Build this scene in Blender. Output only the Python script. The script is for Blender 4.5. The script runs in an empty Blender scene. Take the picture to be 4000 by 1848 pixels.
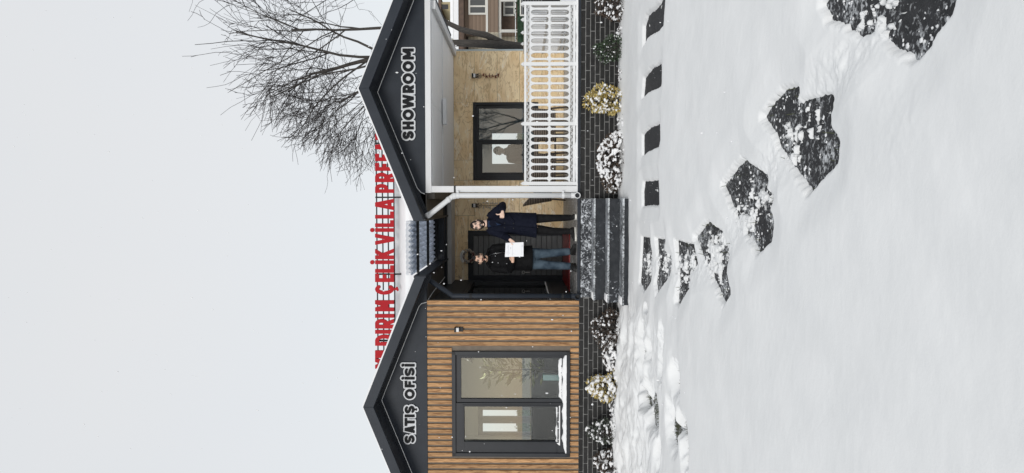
import bpy, bmesh, math, random
import numpy as np
from mathutils import Vector, Matrix, Quaternion
random.seed(7)
rng = np.random.default_rng(7)
S = bpy.context.scene
COL = S.collection
R = math.radians

# ------------------------------------------------------------------ camera
F = 2800.0; TH = R(2.78); PH = R(.716); CAM = Vector((0, -11.67, 1.70))
_c, _s, _cp, _sp = math.cos(TH), math.sin(TH), math.cos(PH), math.sin(PH)
FW = Vector((-_s*_cp, _c*_cp, _sp)); UP = Vector((_s*_sp, -_c*_sp, _cp)); RT = Vector((_c, _s, 0))
cd = bpy.data.cameras.new('camera'); cam = bpy.data.objects.new('camera', cd); COL.objects.link(cam)
cd.sensor_width = 36; cd.sensor_fit = 'HORIZONTAL'; cd.lens = F/4000*36; cd.clip_end = 3000; cd.clip_start = .05
X_, Y_, Z_ = -UP, RT, -FW            # the phone was held upright: the picture lies on its side
cam.matrix_world = Matrix(((X_.x, Y_.x, Z_.x, CAM.x), (X_.y, Y_.y, Z_.y, CAM.y), (X_.z, Y_.z, Z_.z, CAM.z), (0, 0, 0, 1)))
S.camera = cam

# ------------------------------------------------------------------ sky, sun, exposure (overcast, light snowfall)
W = bpy.data.worlds.new('World'); S.world = W; W.use_nodes = True
nt = W.node_tree; nt.nodes.clear()
wo = nt.nodes.new('ShaderNodeOutputWorld')
sky = nt.nodes.new('ShaderNodeTexSky'); sky.sky_type = 'NISHITA'; sky.sun_disc = False
sky.sun_elevation = R(19.5); sky.sun_rotation = R(192)
b1 = nt.nodes.new('ShaderNodeBackground'); b1.inputs['Strength'].default_value = .02
nt.links.new(sky.outputs[0], b1.inputs['Color'])
b2 = nt.nodes.new('ShaderNodeBackground'); b2.inputs['Strength'].default_value = .745
tc = nt.nodes.new('ShaderNodeTexCoord')
nz = nt.nodes.new('ShaderNodeTexNoise'); nz.inputs['Scale'].default_value = 1.6; nz.inputs['Detail'].default_value = 3
rp = nt.nodes.new('ShaderNodeValToRGB')
rp.color_ramp.elements[0].position = .3; rp.color_ramp.elements[0].color = (.955, .98, 1.0, 1)
rp.color_ramp.elements[1].position = .7; rp.color_ramp.elements[1].color = (1.0, 1.0, .995, 1)
nt.links.new(tc.outputs['Generated'], nz.inputs['Vector']); nt.links.new(nz.outputs['Fac'], rp.inputs['Fac'])
nt.links.new(rp.outputs['Color'], b2.inputs['Color'])
ad = nt.nodes.new('ShaderNodeAddShader')
nt.links.new(b1.outputs[0], ad.inputs[0]); nt.links.new(b2.outputs[0], ad.inputs[1]); nt.links.new(ad.outputs[0], wo.inputs['Surface'])
sl = bpy.data.lights.new('sun', 'SUN'); so = bpy.data.objects.new('sun', sl); COL.objects.link(so)
sl.energy = 1.5; sl.angle = R(18); sl.color = (1, .98, .95)
so.rotation_euler = (R(70.5), 0, R(-12))
S.view_settings.view_transform = 'Standard'; S.view_settings.look = 'None'; S.view_settings.gamma = 1
S.view_settings.exposure = 0.0

# ------------------------------------------------------------------ pixel -> place
def ray(x, y):
    return FW + RT*((924-y)/F) + UP*((2000-x)/F)
def at(x, y, Y):                      # point of the picture on the vertical plane at depth Y
    d = ray(x, y); t = (Y-CAM.y)/d.y; return CAM + d*t
def gr(x, y, z=0.0):                  # point of the picture on the ground
    d = ray(x, y); t = (z-CAM.z)/d.z; return CAM + d*t

# ------------------------------------------------------------------ mesh helpers
class MB:
    def __init__(s): s.v = []; s.f = []
    def add(s, vs, fs):
        n = len(s.v); s.v += [tuple(p) for p in vs]; s.f += [tuple(i+n for i in f) for f in fs]; return s
    def box(s, x0, x1, y0, y1, z0, z1):
        return s.add([(x0,y0,z0),(x1,y0,z0),(x1,y1,z0),(x0,y1,z0),(x0,y0,z1),(x1,y0,z1),(x1,y1,z1),(x0,y1,z1)],
                     [(0,3,2,1),(4,5,6,7),(0,1,5,4),(1,2,6,5),(2,3,7,6),(3,0,4,7)])
    def prism_y(s, poly, y0, y1):     # poly of (x,z), extruded along Y
        n = len(poly)
        vs = [(x,y0,z) for x,z in poly]+[(x,y1,z) for x,z in poly]
        fs = [tuple(range(n)), tuple(range(2*n-1, n-1, -1))]+[(i,(i+1)%n+0,(i+1)%n+n,i+n)[::-1] for i in range(n)]
        return s.add(vs, fs)
    def bar(s, a, b, w, h, up=(0,0,1)):   # square bar from a to b
        a = Vector(a); b = Vector(b); d = (b-a).normalized(); u = Vector(up)
        if abs(d.dot(u)) > .98: u = Vector((0,1,0))
        r = d.cross(u).normalized(); u = r.cross(d).normalized()
        c = [(-w/2,-h/2),(w/2,-h/2),(w/2,h/2),(-w/2,h/2)]
        vs = [a+r*x+u*y for x,y in c]+[b+r*x+u*y for x,y in c]
        return s.add(vs, [(0,1,2,3),(7,6,5,4),(0,4,5,1),(1,5,6,2),(2,6,7,3),(3,7,4,0)])
    def tube(s, pts, rad, n=8, cap=True, flat=1.0):
        pts = [Vector(p) for p in pts]
        if not hasattr(rad, '__len__'): rad = [rad]*len(pts)
        m = len(pts); rings = []; r0 = None
        for i, p in enumerate(pts):
            d = (pts[min(i+1,m-1)]-pts[max(i-1,0)])
            if d.length < 1e-9: d = Vector((0,0,1))
            d.normalize()
            if r0 is None:
                u = Vector((0,0,1)) if abs(d.z) < .9 else Vector((0,1,0))
                r0 = d.cross(u).normalized()
            r0 = (r0-d*r0.dot(d)).normalized(); q = d.cross(r0)
            rings.append([p+(r0*math.cos(2*math.pi*k/n)+q*math.sin(2*math.pi*k/n)*flat)*rad[i] for k in range(n)])
        vs = [v for r in rings for v in r]; fs = []
        for i in range(m-1):
            for k in range(n):
                fs.append((i*n+k, i*n+(k+1)%n, (i+1)*n+(k+1)%n, (i+1)*n+k))
        if cap:
            fs.append(tuple(range(n-1,-1,-1))); fs.append(tuple((m-1)*n+k for k in range(n)))
        return s.add(vs, fs)
    def loft(s, secs, n=20):          # secs: (cx,cy,cz,rx,ry): stacked level ellipses
        vs = []; fs = []
        for cx,cy,cz,rx,ry in secs:
            for k in range(n):
                a = 2*math.pi*k/n; vs.append((cx+rx*math.cos(a), cy+ry*math.sin(a), cz))
        m = len(secs)
        for i in range(m-1):
            for k in range(n): fs.append((i*n+k, i*n+(k+1)%n, (i+1)*n+(k+1)%n, (i+1)*n+k))
        fs.append(tuple(range(n-1,-1,-1))); fs.append(tuple((m-1)*n+k for k in range(n)))
        return s.add(vs, fs)
    def ball(s, c, r, n=8, m=6, jit=0.0, M=None):
        r = (r,r,r) if not hasattr(r,'__len__') else r
        vs = []; fs = []
        for i in range(m+1):
            th = math.pi*i/m
            for k in range(n):
                a = 2*math.pi*k/n; j = 1+jit*(random.random()-.5)
                p = Vector((r[0]*math.sin(th)*math.cos(a)*j, r[1]*math.sin(th)*math.sin(a)*j, r[2]*math.cos(th)*j))
                if M is not None: p = M @ p
                vs.append(p+Vector(c))
        for i in range(m):
            for k in range(n): fs.append((i*n+k, (i+1)*n+k, (i+1)*n+(k+1)%n, i*n+(k+1)%n))
        return s.add(vs, fs)
    def mesh(s, name, smooth=False):
        me = bpy.data.meshes.new(name); me.from_pydata(s.v, [], s.f); me.update()
        if smooth: me.polygons.foreach_set('use_smooth', [True]*len(me.polygons))
        return me
def fixn(me):
    bm = bmesh.new(); bm.from_mesh(me); bmesh.ops.remove_doubles(bm, verts=bm.verts, dist=1e-6)
    bmesh.ops.recalc_face_normals(bm, faces=bm.faces); bm.to_mesh(me); bm.free(); return me
def obj(name, m, mat, parent=None, smooth=False, bevel=0, loc=None):
    me = m.mesh(name, smooth) if isinstance(m, MB) else m
    if isinstance(m, MB): fixn(me)
    if smooth: me.polygons.foreach_set('use_smooth', [True]*len(me.polygons))
    o = bpy.data.objects.new(name, me); COL.objects.link(o)
    if mat is not None and not me.materials: me.materials.append(mat)
    if loc is not None: o.location = loc
    if parent is not None:
        o.parent = parent
        if parent.parent is None and parent.type == 'EMPTY': o.matrix_parent_inverse = Matrix.Translation(-Vector(parent.location))
    if bevel:
        b = o.modifiers.new('bevel', 'BEVEL'); b.width = bevel; b.segments = 2; b.limit_method = 'ANGLE'
    return o
def thing(name, label, cat, loc=(0,0,0), group=None):
    o = bpy.data.objects.new(name, None); COL.objects.link(o); o.location = loc; o.empty_display_size = .1
    o['label'] = label; o['category'] = cat
    if group: o['group'] = group
    return o
def tag(o, label, cat, group=None):
    o['label'] = label; o['category'] = cat
    if group: o['group'] = group
    return o
def struct(o, label=None):
    o['kind'] = 'structure'
    return o
def dup(root, label, loc, rz=0, sc=1):
    r = root.copy(); COL.objects.link(r); r.location = loc; r.rotation_euler = (0,0,rz); r.scale = (sc,)*3; r['label'] = label
    for ch in [c for c in root.children]:
        c = ch.copy(); COL.objects.link(c); c.parent = r
        for g in [q for q in ch.children]:
            d = g.copy(); COL.objects.link(d); d.parent = c
    return r

# ------------------------------------------------------------------ materials
def mat(name, col, rough=.6, col2=None, scale=8, stretch=(1,1,1), bump=0, bscale=None, metal=0, rand=0, detail=6, spec=.5, lo=.35, hi=.65, coat=0, dist=0):
    m = bpy.data.materials.new(name); m.use_nodes = True; t = m.node_tree; p = t.nodes['Principled BSDF']
    p.inputs['Roughness'].default_value = rough; p.inputs['Metallic'].default_value = metal
    p.inputs['Specular IOR Level'].default_value = spec; p.inputs['Coat Weight'].default_value = coat
    p.inputs['Base Color'].default_value = (*col, 1)
    tcn = t.nodes.new('ShaderNodeTexCoord'); mp = t.nodes.new('ShaderNodeMapping'); mp.inputs['Scale'].default_value = stretch
    t.links.new(tcn.outputs['Object'], mp.inputs['Vector'])
    src = mp.outputs['Vector']
    oi = t.nodes.new('ShaderNodeObjectInfo')
    if rand:
        va = t.nodes.new('ShaderNodeVectorMath'); va.operation = 'MULTIPLY_ADD'
        cb = t.nodes.new('ShaderNodeCombineXYZ')
        for i in range(3): t.links.new(oi.outputs['Random'], cb.inputs[i])
        t.links.new(cb.outputs[0], va.inputs[0]); va.inputs[1].default_value = (37, 53, 71); t.links.new(src, va.inputs[2]); src = va.outputs[0]
    out = None
    if col2 is not None:
        n = t.nodes.new('ShaderNodeTexNoise'); n.inputs['Scale'].default_value = scale; n.inputs['Detail'].default_value = detail; n.inputs['Distortion'].default_value = dist
        t.links.new(src, n.inputs['Vector'])
        r = t.nodes.new('ShaderNodeValToRGB'); r.color_ramp.elements[0].position = lo; r.color_ramp.elements[1].position = hi
        r.color_ramp.elements[0].color = (*col, 1); r.color_ramp.elements[1].color = (*col2, 1)
        t.links.new(n.outputs['Fac'], r.inputs['Fac']); out = r.outputs['Color']
    if rand:
        hs = t.nodes.new('ShaderNodeHueSaturation'); mr = t.nodes.new('ShaderNodeMapRange')
        mr.inputs['To Min'].default_value = 1-rand; mr.inputs['To Max'].default_value = 1+rand
        t.links.new(oi.outputs['Random'], mr.inputs['Value']); t.links.new(mr.outputs[0], hs.inputs['Value'])
        if out: t.links.new(out, hs.inputs['Color'])
        else: hs.inputs['Color'].default_value = (*col, 1)
        out = hs.outputs['Color']
    if out: t.links.new(out, p.inputs['Base Color'])
    if bump:
        n2 = t.nodes.new('ShaderNodeTexNoise'); n2.inputs['Scale'].default_value = bscale or scale*3; n2.inputs['Detail'].default_value = 4
        t.links.new(src, n2.inputs['Vector'])
        b = t.nodes.new('ShaderNodeBump'); b.inputs['Strength'].default_value = bump; b.inputs['Distance'].default_value = .01
        t.links.new(n2.outputs['Fac'], b.inputs['Height']); t.links.new(b.outputs[0], p.inputs['Normal'])
    m['src'] = 1
    return m
def dusted(m, scale, thr, soft=.06, stretch=(1,1,1), col=(.8,.82,.85), rough=.8):   # thin wind-blown snow lying in flecks
    t = m.node_tree; p = t.nodes['Principled BSDF']
    tcn = t.nodes.new('ShaderNodeTexCoord'); mp = t.nodes.new('ShaderNodeMapping'); mp.inputs['Scale'].default_value = stretch
    t.links.new(tcn.outputs['Object'], mp.inputs['Vector'])
    n = t.nodes.new('ShaderNodeTexNoise'); n.inputs['Scale'].default_value = scale; n.inputs['Detail'].default_value = 8; n.inputs['Roughness'].default_value = .62
    n.inputs['Distortion'].default_value = .6
    t.links.new(mp.outputs[0], n.inputs['Vector'])
    n3 = t.nodes.new('ShaderNodeTexNoise'); n3.inputs['Scale'].default_value = scale*.12; n3.inputs['Detail'].default_value = 2
    t.links.new(mp.outputs[0], n3.inputs['Vector'])
    mm = t.nodes.new('ShaderNodeMath'); mm.operation = 'MULTIPLY_ADD'; mm.inputs[1].default_value = .5
    t.links.new(n3.outputs['Fac'], mm.inputs[0]); t.links.new(n.outputs['Fac'], mm.inputs[2])
    mr = t.nodes.new('ShaderNodeMapRange'); mr.inputs['From Min'].default_value = thr+.25-soft; mr.inputs['From Max'].default_value = thr+.25+soft
    t.links.new(mm.outputs[0], mr.inputs['Value'])
    mx = t.nodes.new('ShaderNodeMix'); mx.data_type = 'RGBA'; mx.inputs['B'].default_value = (*col, 1)
    t.links.new(mr.outputs[0], mx.inputs['Factor'])
    lk = p.inputs['Base Color'].links
    if lk: t.links.new(lk[0].from_socket, mx.inputs['A'])
    else: mx.inputs['A'].default_value = p.inputs['Base Color'].default_value
    t.links.new(mx.outputs['Result'], p.inputs['Base Color'])
    return m
def glass(name, ior=1.75, tint=(.86,.9,.9)):
    m = bpy.data.materials.new(name); m.use_nodes = True; t = m.node_tree; t.nodes.clear()
    o = t.nodes.new('ShaderNodeOutputMaterial'); tr = t.nodes.new('ShaderNodeBsdfTransparent'); gl = t.nodes.new('ShaderNodeBsdfGlossy')
    tr.inputs['Color'].default_value = (*tint, 1); gl.inputs['Roughness'].default_value = .01
    fr = t.nodes.new('ShaderNodeFresnel'); fr.inputs['IOR'].default_value = ior; mx = t.nodes.new('ShaderNodeMixShader')
    t.links.new(fr.outputs[0], mx.inputs[0]); t.links.new(tr.outputs[0], mx.inputs[1]); t.links.new(gl.outputs[0], mx.inputs[2]); t.links.new(mx.outputs[0], o.inputs['Surface'])
    return m
def translucent(name, col, tcol, fac=.5, gloss=.1):
    m = bpy.data.materials.new(name); m.use_nodes = True; t = m.node_tree; t.nodes.clear()
    o = t.nodes.new('ShaderNodeOutputMaterial'); d = t.nodes.new('ShaderNodeBsdfDiffuse'); tl = t.nodes.new('ShaderNodeBsdfTranslucent')
    n = t.nodes.new('ShaderNodeTexNoise'); n.inputs['Scale'].default_value = 5; n.inputs['Detail'].default_value = 5
    tcn = t.nodes.new('ShaderNodeTexCoord'); t.links.new(tcn.outputs['Object'], n.inputs['Vector'])
    r = t.nodes.new('ShaderNodeValToRGB'); r.color_ramp.elements[0].position = .3; r.color_ramp.elements[1].position = .7
    r.color_ramp.elements[0].color = (*[c*.6 for c in tcol],1); r.color_ramp.elements[1].color = (*tcol,1)
    t.links.new(n.outputs['Fac'], r.inputs['Fac']); t.links.new(r.outputs[0], tl.inputs['Color'])
    d.inputs['Color'].default_value = (*col,1)
    mx = t.nodes.new('ShaderNodeMixShader'); mx.inputs[0].default_value = fac
    t.links.new(d.outputs[0], mx.inputs[1]); t.links.new(tl.outputs[0], mx.inputs[2])
    g = t.nodes.new('ShaderNodeBsdfGlossy'); g.inputs['Roughness'].default_value = .25; m2 = t.nodes.new('ShaderNodeMixShader'); m2.inputs[0].default_value = gloss
    t.links.new(mx.outputs[0], m2.inputs[1]); t.links.new(g.outputs[0], m2.inputs[2]); t.links.new(m2.outputs[0], o.inputs['Surface'])
    return m

M = {}
M['snow'] = mat('snow', (.74,.75,.755), .75, (.78,.788,.792), 3, bump=.10, bscale=70, spec=.2)
M['roofsnow'] = mat('roof_snow', (.76,.77,.785), .8, (.80,.805,.815), 2, spec=.2)
M['anthracite'] = mat('anthracite_metal', (.015,.020,.029), .5, (.021,.027,.037), 4, bump=.08, bscale=150, spec=.25)
M['anthracite_d'] = mat('anthracite_trim', (.018,.021,.027), .5, (.024,.028,.034), 5, spec=.25)
M['frame'] = mat('window_frame_anthracite', (.014,.017,.022), .42, (.019,.022,.028), 3, spec=.3)
M['doorgrey'] = mat('door_anthracite', (.08,.087,.093), .45, (.10,.106,.112), 5)
M['black'] = mat('black_steel', (.010,.011,.013), .5, spec=.3)
M['wood'] = mat('timber_slat', (.20,.095,.038), .65, (.49,.285,.135), 7, (9,9,.55), bump=.25, bscale=20, rand=.16, detail=9, dist=1.6, lo=.36, hi=.58, spec=.3)
M['wallback'] = mat('slat_backing', (.155,.13,.105), .8, (.19,.16,.13), 10)
M['brick'] = mat('black_brick', (.013,.013,.0135), .6, (.021,.021,.021), 16, bump=.3, bscale=60, rand=.28, spec=.25)
M['mortar'] = mat('mortar', (.15,.15,.148), .9, (.25,.25,.245), 20)
M['white'] = mat('white_paint', (.65,.665,.68), .45, (.69,.70,.71), 3, spec=.3)
M['ceil'] = mat('white_ceiling_board', (.84,.855,.87), .6, (.87,.88,.89), 2)
M['greybox'] = mat('grey_fascia', (.50,.50,.49), .6, (.55,.55,.54), 6)
M['brown'] = mat('brown_soffit', (.05,.045,.04), .6, (.065,.058,.05), 5)
M['floor'] = mat('porch_paver', (.2,.195,.185), .5, (.29,.28,.265), 8, rand=.25, bump=.2)
dusted(M['floor'], 22, .60)
M['marble'] = mat('dark_marble', (.013,.016,.021), .5, (.028,.032,.038), 14, bump=.1, detail=9, spec=.25)
dusted(M['marble'], 24, .68, .06, (1,.6,.8), (.36,.39,.43))
M['marble_snowy'] = mat('dark_marble_flecked', (.015,.018,.023), .5, (.03,.034,.04), 14, bump=.1, spec=.25)
dusted(M['marble_snowy'], 42, .56, .07, (1,1,1), (.6,.63,.67))
M['tread'] = mat('snowy_tread', (.06,.065,.072), .5)
dusted(M['tread'], 30, .52, .10, (1,1,1), (.52,.55,.58))
M['slab'] = mat('charcoal_paving_slab', (.012,.013,.015), .6, (.024,.025,.028), 22, bump=.5, bscale=90, detail=8, spec=.25)
dusted(M['slab'], 34, .61, .10, (1,1,1), (.6,.62,.64))
M['slab2'] = mat('charcoal_paving_slab_clear', (.014,.015,.018), .6, (.028,.029,.033), 22, bump=.5, bscale=90, detail=8, spec=.25)
M['soil'] = mat('dark_soil', (.03,.028,.022), .9, (.07,.07,.05), 14, bump=.5)
dusted(M['soil'], 30, .52, .05)
M['asphalt'] = mat('asphalt', (.045,.046,.05), .7, (.065,.066,.07), 4)
M['red'] = mat('wet_red_mat', (.20,.008,.009), .28, (.26,.014,.014), 9, bump=.1)
dusted(M['red'], 40, .73, .03, (1,1,1), (.6,.4,.4))
M['redletter'] = mat('red_letter_face', (.34,.008,.014), .5, (.38,.011,.017), 2, spec=.12)
M['sheet'] = translucent('corrugated_translucent_sheet', (.5,.54,.6), (.82,.87,.95), .78)
M['sheetsnow'] = translucent('thin_snow_on_sheet', (.85,.86,.88), (.75,.8,.88), .45, 0)
M['glass'] = glass('window_glass', 2.05)
M['glass2'] = glass('dim_window_glass', 1.9, (.86,.9,.92))
M['interior'] = mat('cream_interior_wall', (.80,.76,.64), .8, (.82,.78,.66), 2)
M['interior2'] = mat('pale_grey_interior_wall', (.38,.47,.54), .8, (.42,.51,.58), 2)
M['grey'] = mat('mid_grey_paint', (.22,.23,.24), .5)
M['dark'] = mat('dark_furniture', (.02,.02,.021), .5)
M['wicker'] = mat('brown_wicker', (.055,.042,.034), .6, (.15,.12,.095), 60, bump=.3)
M['bark'] = mat('dark_bark', (.035,.031,.028), .9, (.07,.062,.055), 12, (6,6,1), bump=.5)
M['twig'] = mat('dark_twig', (.03,.026,.026), .9)
M['hedge'] = mat('artificial_hedge_green', (.01,.035,.014), .7, (.022,.06,.026), 40)

# ---- beige stone panels: swirling veins
def stone(name):
    m = mat(name, (.74,.53,.285), .42, (.92,.76,.50), 1.5, (1,1,1.3), rand=.05, detail=8, dist=1.6, lo=.3, hi=.7)
    t = m.node_tree; p = t.nodes['Principled BSDF']
    tcn = t.nodes.new('ShaderNodeTexCoord'); mp = t.nodes.new('ShaderNodeMapping'); mp.inputs['Rotation'].default_value = (0, R(38), 0); mp.inputs['Scale'].default_value = (1.2, 1, 4.2)
    oi = t.nodes.new('ShaderNodeObjectInfo'); av = t.nodes.new('ShaderNodeVectorMath'); av.operation = 'SCALE'; av.inputs['Scale'].default_value = 3
    cb = t.nodes.new('ShaderNodeCombineXYZ')
    t.links.new(oi.outputs['Random'], cb.inputs[0]); t.links.new(oi.outputs['Random'], cb.inputs[2]); t.links.new(cb.outputs[0], av.inputs[0])
    a2 = t.nodes.new('ShaderNodeVectorMath'); t.links.new(tcn.outputs['Object'], mp.inputs['Vector']); t.links.new(mp.outputs[0], a2.inputs[0]); t.links.new(av.outputs[0], a2.inputs[1])
    def vein(scale, c, w, col):
        n = t.nodes.new('ShaderNodeTexNoise'); n.inputs['Scale'].default_value = scale; n.inputs['Detail'].default_value = 7; n.inputs['Distortion'].default_value = 1.4
        t.links.new(a2.outputs[0], n.inputs['Vector'])
        s_ = t.nodes.new('ShaderNodeMath'); s_.operation = 'SUBTRACT'; s_.inputs[1].default_value = c; t.links.new(n.outputs['Fac'], s_.inputs[0])
        b_ = t.nodes.new('ShaderNodeMath'); b_.operation = 'ABSOLUTE'; t.links.new(s_.outputs[0], b_.inputs[0])
        mr = t.nodes.new('ShaderNodeMapRange'); mr.inputs['From Min'].default_value = 0; mr.inputs['From Max'].default_value = w; mr.inputs['To Min'].default_value = .8; mr.inputs['To Max'].default_value = 0
        t.links.new(b_.outputs[0], mr.inputs['Value'])
        mx = t.nodes.new('ShaderNodeMix'); mx.data_type = 'RGBA'; mx.inputs['B'].default_value = (*col,1)
        t.links.new(mr.outputs[0], mx.inputs['Factor']); t.links.new(p.inputs['Base Color'].links[0].from_socket, mx.inputs['A']); t.links.new(mx.outputs['Result'], p.inputs['Base Color'])
    vein(1.4, .5, .035, (.52,.36,.19)); vein(4.2, .37, .016, (.26,.16,.08)); vein(.8, .58, .02, (.92,.84,.70))
    return m
M['stone'] = stone('beige_stone_panel')

# ------------------------------------------------------------------ smooth numpy noise
def vnoise(x, y, seed=0):
    xi = np.floor(x).astype(np.int64); yi = np.floor(y).astype(np.int64); fx = x-xi; fy = y-yi
    fx = fx*fx*(3-2*fx); fy = fy*fy*(3-2*fy)
    def h(a, b):
        n = (a*374761393 + b*668265263 + seed*974711) & 0x7fffffff
        n = ((n ^ (n >> 13))*1274126177) & 0x7fffffff
        return ((n ^ (n >> 16)) & 0xffff)/65535.0
    return (h(xi,yi)*(1-fx)+h(xi+1,yi)*fx)*(1-fy)+(h(xi,yi+1)*(1-fx)+h(xi+1,yi+1)*fx)*fy
def fbm(x, y, o=4, seed=0):
    a = .5; r = 0
    for i in range(o): r = r+a*vnoise(x, y, seed+i*17); x = x*2.03+5.1; y = y*2.03+3.7; a *= .5
    return r*1.06

# ------------------------------------------------------------------ GROUND: snow, soil, slabs
slabs = {
 'a': [(167,-40),(150,20),(125,60),(114,95),(113,157),(130,125),(150,105),(165,80),(170,0)],
 'b': [(157,225),(130,250),(113,285),(108,345),(125,325),(150,305),(158,295)],
 'c': [(153,443),(125,462),(108,485),(108,552),(125,535),(150,520),(154,500)],
 'd': [(148,648),(112,652),(108,690),(108,733),(150,730),(150,690)],
 'e': [(103,850),(117,855),(119,900),(113,950),(118,1000),(105,1040),(96,1010),(101,940)],
 'f': [(158,858),(176,860),(171,900),(188,925),(180,980),(160,1052),(154,1010),(162,960)],
 'g': [(231,865),(268,880),(274,950),(257,975),(258,1020),(240,1090),(230,1080),(238,1000),(233,940)],
 'h': [(335,798),(365,835),(372,870),(387,915),(378,960),(397,1045),(372,1083),(345,985),(325,920),(299,850)],
 'i': [(462,576),(490,610),(515,640),(510,690),(542,710),(532,750),(549,800),(541,850),(495,902),(488,870),(455,810),(443,770),(420,700),(401,665),(435,620)],
 'j': [(655,316),(640,380),(741,350),(741,460),(772,520),(767,570),(682,682),(653,620),(603,520),(583,470),(546,420),(580,370),(610,333)],
 'k': [(763,15),(800,-5),(800,-80),(1190,-80),(1162,30),(1110,95),(1085,150),(1045,205),(998,172),(958,112),(940,85),(890,117),(840,77),(788,57)],
}
# the far rim of each hole is seen at slab level, the near rim is the top of the snow lip in front of it
def hole(v):
    xs0 = [q[0] for q in v]; a, b = min(xs0), max(xs0); out = []
    for zx, zy in v:
        t = min(1, max(0, ((zx-a)/(b-a)-.25)/.5)); p = gr(2400+zx/.9156, zy/.9156, .022+.075*t); out.append((p.x, p.y))
    return out
polys = {k: hole(v) for k, v in slabs.items()}
def sdpoly(px, py, poly):
    d = np.full(px.shape, 1e9); ins = np.zeros(px.shape, bool); n = len(poly)
    for i in range(n):
        ax, ay = poly[i]; bx, by = poly[(i+1) % n]; ex, ey = bx-ax, by-ay
        t = np.clip(((px-ax)*ex+(py-ay)*ey)/(ex*ex+ey*ey+1e-12), 0, 1)
        d = np.minimum(d, (px-ax-t*ex)**2+(py-ay-t*ey)**2)
        c = ((ay > py) != (by > py)) & (px < (bx-ax)*(py-ay)/(by-ay+1e-12)+ax); ins ^= c
    d = np.sqrt(d); return np.where(ins, -d, d)
# thin spots where turf shows through (picture x,y ; half sizes along X and Y in metres)
Z6 = lambda zx, zy: gr(2280+zx/1.781, 1180+zy/1.781, .05)
thin = []
for zx, zy, a, b in [(450,40,.05,.05),(430,230,.14,.05),(435,330,.16,.10),(430,400,.2,.13),(428,470,.22,.07),(436,560,.22,.06),(446,660,.16,.05),(490,730,.22,.14),(500,800,.14,.10),
                     (570,360,.22,.07),(557,480,.1,.06),(668,540,.14,.08),(412,880,.16,.05),(425,940,.14,.05),(420,1030,.18,.06),(630,860,.2,.1),(655,930,.14,.07),(700,850,.1,.05),(733,1020,.2,.06),(540,1060,.14,.04),(480,330,.1,.04)]:
    p = Z6(zx, zy); thin.append((p.x, p.y, a, b))
rows = [-9.9]
while rows[-1] < 0.15: rows.append(rows[-1]+max(.0085, .0017*(rows[-1]+11.67)))
ys = np.array(rows); xs = np.concatenate([np.arange(-6.2,-1.75,.024), np.arange(-1.75,1.75,.0105), np.arange(1.75,5.6,.024)])
GX, GY = np.meshgrid(xs, ys)
jn = (fbm(GX*9, GY*9, 4, 3)-.5)
sd = np.full(GX.shape, 9.0)
for k, pl in polys.items():
    c = np.array(pl); m_ = .5
    sub = (GX > c[:,0].min()-m_) & (GX < c[:,0].max()+m_) & (GY > c[:,1].min()-m_) & (GY < c[:,1].max()+m_)
    q = sdpoly(GX[sub], GY[sub], pl); sd[sub] = np.minimum(sd[sub], q)
rag = (fbm(GX*30, GY*30, 3, 9)-.5)*.034+(fbm(GX*8, GY*8, 2, 19)-.5)*.02
e = np.clip((sd+rag+.010)/.06, 0, 1); e = .74*(1-(1-e)**2)+.26*(lambda q: q*q*(3-2*q))(np.clip((sd+.3*rag)/.30, 0, 1))
base = .098+.05*(fbm(GX*.6, GY*.6, 3, 1)-.5)+.014*(fbm(GX*3, GY*3, 2, 2)-.5)+.0025*(fbm(GX*14, GY*22, 2, 5)-.5)
# trodden, lumpy snow left of the steps and by the path
lump = np.clip((-1.2-GX)/.6, 0, 1)*np.clip((GY+4.6+2.6*(fbm(GX*.8, GY*.8, 3, 61)-.5))/2.4, 0, 1)
base += lump*(.24*(fbm(GX*1.1, GY*2.6, 4, 31)-.47)+.09*(fbm(GX*5, GY*7, 3, 33)-.5))
ctrs = [np.mean(np.array(polys[k_]), 0) for k_ in 'efghijk']; dl_ = np.full(GX.shape, 9.0)     # feet have kicked the snow about between the slabs
for p0, p1 in zip(ctrs, ctrs[1:]):
    ex, ey = p1-p0; t_ = np.clip(((GX-p0[0])*ex+(GY-p0[1])*ey)/(ex*ex+ey*ey), 0, 1); dl_ = np.minimum(dl_, np.hypot(GX-p0[0]-t_*ex, GY-p0[1]-t_*ey))
tread_ = np.clip(1.25-dl_/.2, 0, 1)
base += tread_*(-.03+.035*(fbm(GX*13, GY*13, 4, 41)-.5)+.014*(fbm(GX*60, GY*60, 2, 43)-.5))
base += .06*np.exp(-((GY+.15)/.35)**2)*(.4+fbm(GX*3, GY*3, 3, 8))           # banked against the wall
nearf = np.exp(-((GX-.35)**2+(GY+8.6)**2)/.05)*.006*(fbm(GX*30, GY*30, 3, 55)-.5); base += nearf
H = -.03+(base+.03)*e
# thin crusts of trampled snow left lying on the slabs
cr1 = fbm(GX*7, GY*7, 3, 71); cr2 = fbm(GX*34, GY*34, 3, 73); crust = (cr1-.5)*1.3+(cr2-.5)*1.3-.03-.45*np.clip((dl_-.12)/.15, 0, 1)
H = np.where((sd < .05) & (GY < -1.2), np.maximum(H, np.where(crust > 0, .0235+np.minimum(crust, .25)*.10, H)), H)
for (tx, ty, a, b) in thin:
    q = np.exp(-(((GX-tx)/(a*1.2))**2+((GY-ty)/(b*2.4))**2)*1.2)*(.25+1.7*(fbm(GX*9, GY*13, 4, 77)))
    H = H-.30*np.clip(q-.09, 0, 1.0)
H = np.maximum(H, -.05)
ny, nx = GX.shape
idx = np.arange(nx*ny).reshape(ny, nx)
quads = np.stack([idx[:-1,:-1], idx[:-1,1:], idx[1:,1:], idx[1:,:-1]], -1).reshape(-1, 4)
me = bpy.data.meshes.new('snow_cover'); V = np.stack([GX, GY, H], -1).reshape(-1, 3)
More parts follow.
